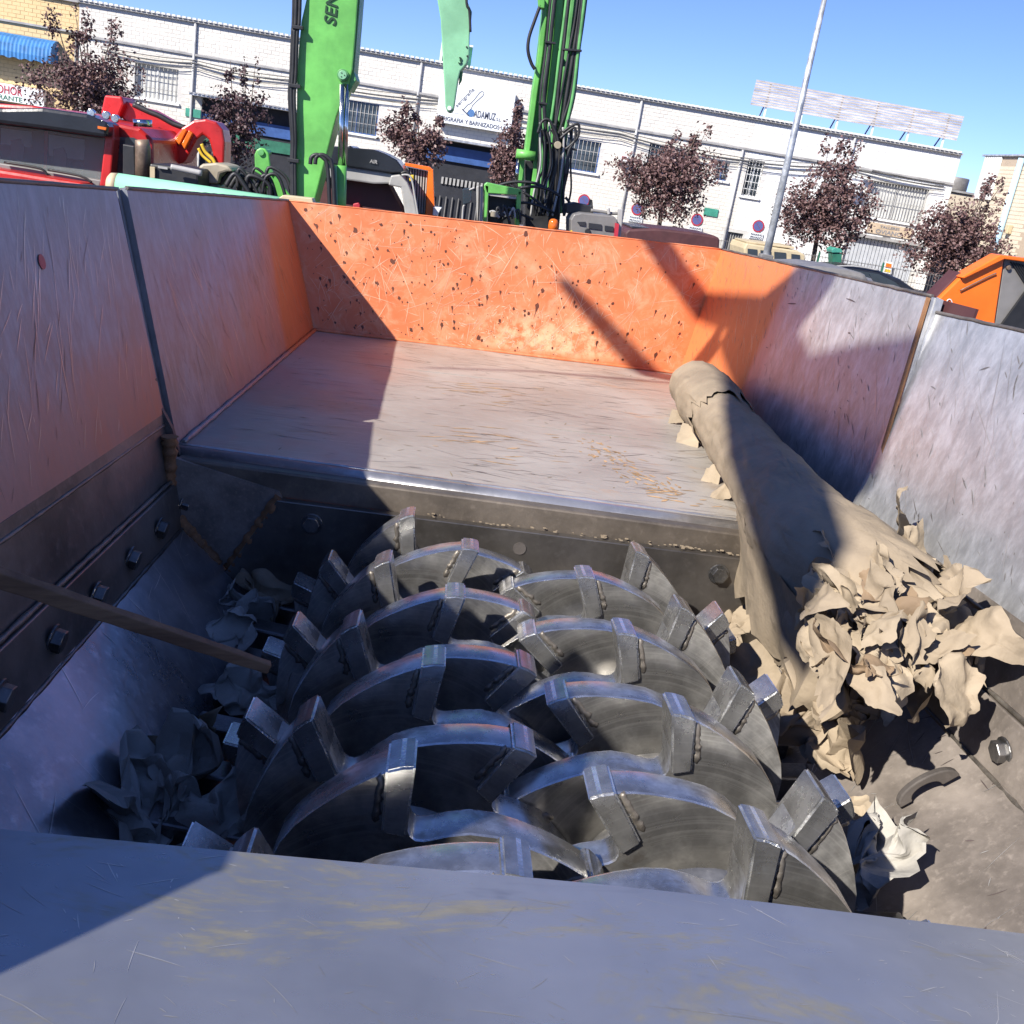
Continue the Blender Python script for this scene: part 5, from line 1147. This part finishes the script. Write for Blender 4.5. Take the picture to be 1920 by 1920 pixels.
# --- vehicles along the street
mt = thing('maroon_covered_load', 'long dark maroon covered load behind the orange end wall', 'covered load', (4,20,0))
plate('cover', [(1172,436),(1178,430),(1230,428),(1300,436),(1340,442),(1350,447),(1348,500),(1172,500)], 20.0, 1.6, M['maroon'], mt, .06); plate('rail', [(1185,424),(1330,440),(1332,444),(1185,429)], 20.1, 1.3, M['blackcar'], mt, .02); plate('bed', [(1175,500),(1348,500),(1348,620),(1175,620)], 20.1, 1.5, M['black'], mt, .02)
def rail_thing(): pass
jp = thing('beige_off_roader', 'beige box-shaped off-road vehicle half hidden by the lamp post', 'vehicle', (11.3,35,0))
plate('body', [(1395,466),(1400,456),(1495,470),(1510,478),(1508,700),(1395,690)], 35.0, 2.0, M['beige'], jp, .05)
for q in (((1402,466),(1420,468),(1420,486),(1402,484)),((1426,469),(1446,471),(1446,489),(1426,487)),((1452,472),(1474,474),(1474,492),(1452,490)),((1484,476),(1500,478),(1500,497),(1484,494))): plate('side_window', list(q), 34.97, .05, M['glass'], jp, 0)
plate('roof_rack', [(1400,452),(1490,463),(1490,467),(1400,456)], 35.1, 1.6, M['beige'], jp, .02)
bcr = thing('black_car', 'black car roof parked beyond the right hopper rim', 'car', (13.5,33,0))
plate('car_body', [(1500,520),(1520,510),(1550,500),(1600,500),(1650,508),(1690,524),(1720,545),(1790,560),(1800,590),(1800,640),(1500,600)], 33.0, 1.7, M['blackcar'], bcr, .12)
plate('side_window', [(1528,513),(1555,505),(1600,506),(1648,514),(1680,530),(1690,540),(1530,524)], 32.97, .06, M['glass'], bcr, 0); hose([(1545,500),(1600,499),(1648,507)], 33.0, .025, M['lgrey'], bcr, 'roof_rail')
for a, b in ((1540,610),(1750,645)): disky(at(a,b,32.95), .33, 0, .25, M['black'], 'wheel', bcr)
gcar = thing('grey_car', 'light grey car bonnet just above the right hopper rim', 'car', (9,19,0))
plate('car_body', [(1460,508),(1480,500),(1540,500),(1600,508),(1625,514),(1630,530),(1680,536),(1740,556),(1750,570),(1750,680),(1460,660)], 19.0, 1.6, M['grey'], gcar, .08)
plate('windscreen', [(1630,514),(1680,535),(1640,530)], 18.97, .05, M['glass'], gcar, 0)
for a, b in ((1500,660),(1710,690)): disky(at(a,b,18.95), .31, 0, .22, M['black'], 'wheel', gcar)
bn = thing('green_bin', 'small dark green bin behind the wire fence', 'bin', at(1569,470,37))
plate('lid', [(1560,468),(1566,464),(1578,467),(1580,474),(1560,474)], 37.0, .6, M['signg'], bn, .02); plate('bin_body', [(1561,475),(1579,475),(1577,520),(1562,520)], 37.05, .5, M['dkgreen'], bn, .02)
ws = thing('warning_sign', 'orange and yellow warning board on the garage door', 'sign', at(1664,500,45.9))
plate('board', [(1660,490),(1674,493),(1671,514),(1657,511)], 45.9, .03, M['signw'], ws, 0); plate('upper_field', [(1662,493),(1672,495),(1671,503),(1660,501)], 45.88, .02, M['orange'], ws, 0); plate('lower_field', [(1660,504),(1670,506),(1669,511),(1658,509)], 45.88, .02, M['yellow'], ws, 0)
# --- orange machine on the right
om = thing('orange_machine', 'clean orange sloping machine housing with grey triangular panel at the right edge', 'machine', (4.4,8.2,0))
plate('orange_side', [(1755,566),(1800,522),(1876,482),(1883,484),(1866,600),(1860,760),(1745,760)], 8.0, .12, M['orange'], om, .01); plate('grey_front', [(1884,483),(1990,500),(1990,800),(1858,780),(1866,600)], 8.02, .1, M['grey'], om, .01)
plate('edge_profile', [(1876,478),(2000,494),(2000,502),(1884,486),(1808,523),(1802,520)], 7.96, .16, M['orange'], om, .008)
plate('dark_panel', [(1925,545),(1990,500),(1990,700),(1878,610)], 7.99, .03, M['black'], om, 0)
for i in range(9): plate('louvre', [(1896+i*5,491+i*1),(1899+i*5,491.5+i*1),(1930+i*5,540+i),(1927+i*5,540+i)], 8.0, .03, M['black'], om, 0)
disky(at(1892,502,8.0), .018, -.004, .03, M['brown'], 'round_cap', om); plate('dark_flap', [(1755,556),(1800,510),(1806,514),(1798,524),(1757,566)], 8.05, .2, M['maroon'], om, .006)
MB().tube([at(1780+9*math.cos(k*math.pi/8)*.6, 570+9*math.sin(k*math.pi/8), 7.99) for k in range(17)], .004, 5).build('emblem_ring', M['signw'], om); plate('emblem_bar', [(1777,569),(1784,570),(1784,573),(1777,572)], 7.99, .02, M['signw'], om, 0)
plate('machine_body', [(1745,600),(1990,640),(1990,1100),(1745,1060)], 8.15, 2.2, M['orange'], om, .03); hose([(1800,545),(1850,520),(1868,512)], 7.985, .006, M['brown'], om, 'seam')

# --- unseen loading crane, inferred from shadows on table and walls; parts shaped to cast them
lc_ = thing('unseen_crane', 'unseen green loading crane with grapple, shaped to cast the shadows in the hopper', 'crane', (5.0,-4.0,0))
pn_ = (FR_-BR).cross(TRb-BR).normalized()
def onwall(a, b):
    d = ray(a, b); return CAM+d*((BR-CAM).dot(pn_)/d.dot(pn_))
T = 4.2
def src(p, t=T): return Vector(p)-SUN*t
gr_ = [onwall(1505,506), onwall(1420,570), onwall(1345,645), atz(1335,690,2.80), atz(1322,790,2.78), atz(1352,900,2.75), atz(1378,1000,2.72), atz(1385,1110,2.66), atz(1440,1190,2.64), atz(1478,1130,2.70), atz(1492,1070,2.74), atz(1575,985,2.78), onwall(1600,975), onwall(1640,930), onwall(1738,645), onwall(1620,655), onwall(1525,670), onwall(1500,625), onwall(1535,560), onwall(1585,516)]
g0 = src(gr_[0]); gr_ = [p-SUN*((p-g0).dot(SUN)) for p in gr_]
MB().prism(gr_, SUN*-.25).build('grapple', M['green_d'], lc_, bevel=.01)  # outline of the shadow on wall and roll, carried back along the sun
b0, b1 = at(1030,490,3.45), at(1222,700,3.45)
MB().tube([src(b0), src(b0.lerp(b1,.5)), src(b1), src(onwall(1345,640))], [.022,.034,.045,.06], 10).build('grapple_tine', M['green_d'], lc_)
MB().tube([src(onwall(1258,535)), src(onwall(1300,570)), src(onwall(1420,600))], [.03,.045,.06], 10).build('grapple_tine', M['green_d'], lc_)
MB().tube([src(atz(800,690,ZF)), src(atz(1000,697,ZF)), src(onwall(1300,712))], [.006,.009,.012], 8).build('hydraulic_line', M['black'], lc_)  # line added to cast the thin shadow across the table floor
top = src(onwall(1540,512)); t2 = top+V(-.05,-.05,4.6)
MB().beam(top+V(0,0,-.1), t2, .13, .16, (0,1,0)).build('stick', M['green_d'], lc_); MB().beam(t2, V(5.0,-4.0,2.0), .3, .4).build('boom', M['green_d'], lc_); MB().box((4.2,-5.0,0),(5.8,-3.0,2.2)).build('base', M['green_d'], lc_, bevel=.03)
for o in OFF:
    if '_off' in o: del o['_off']
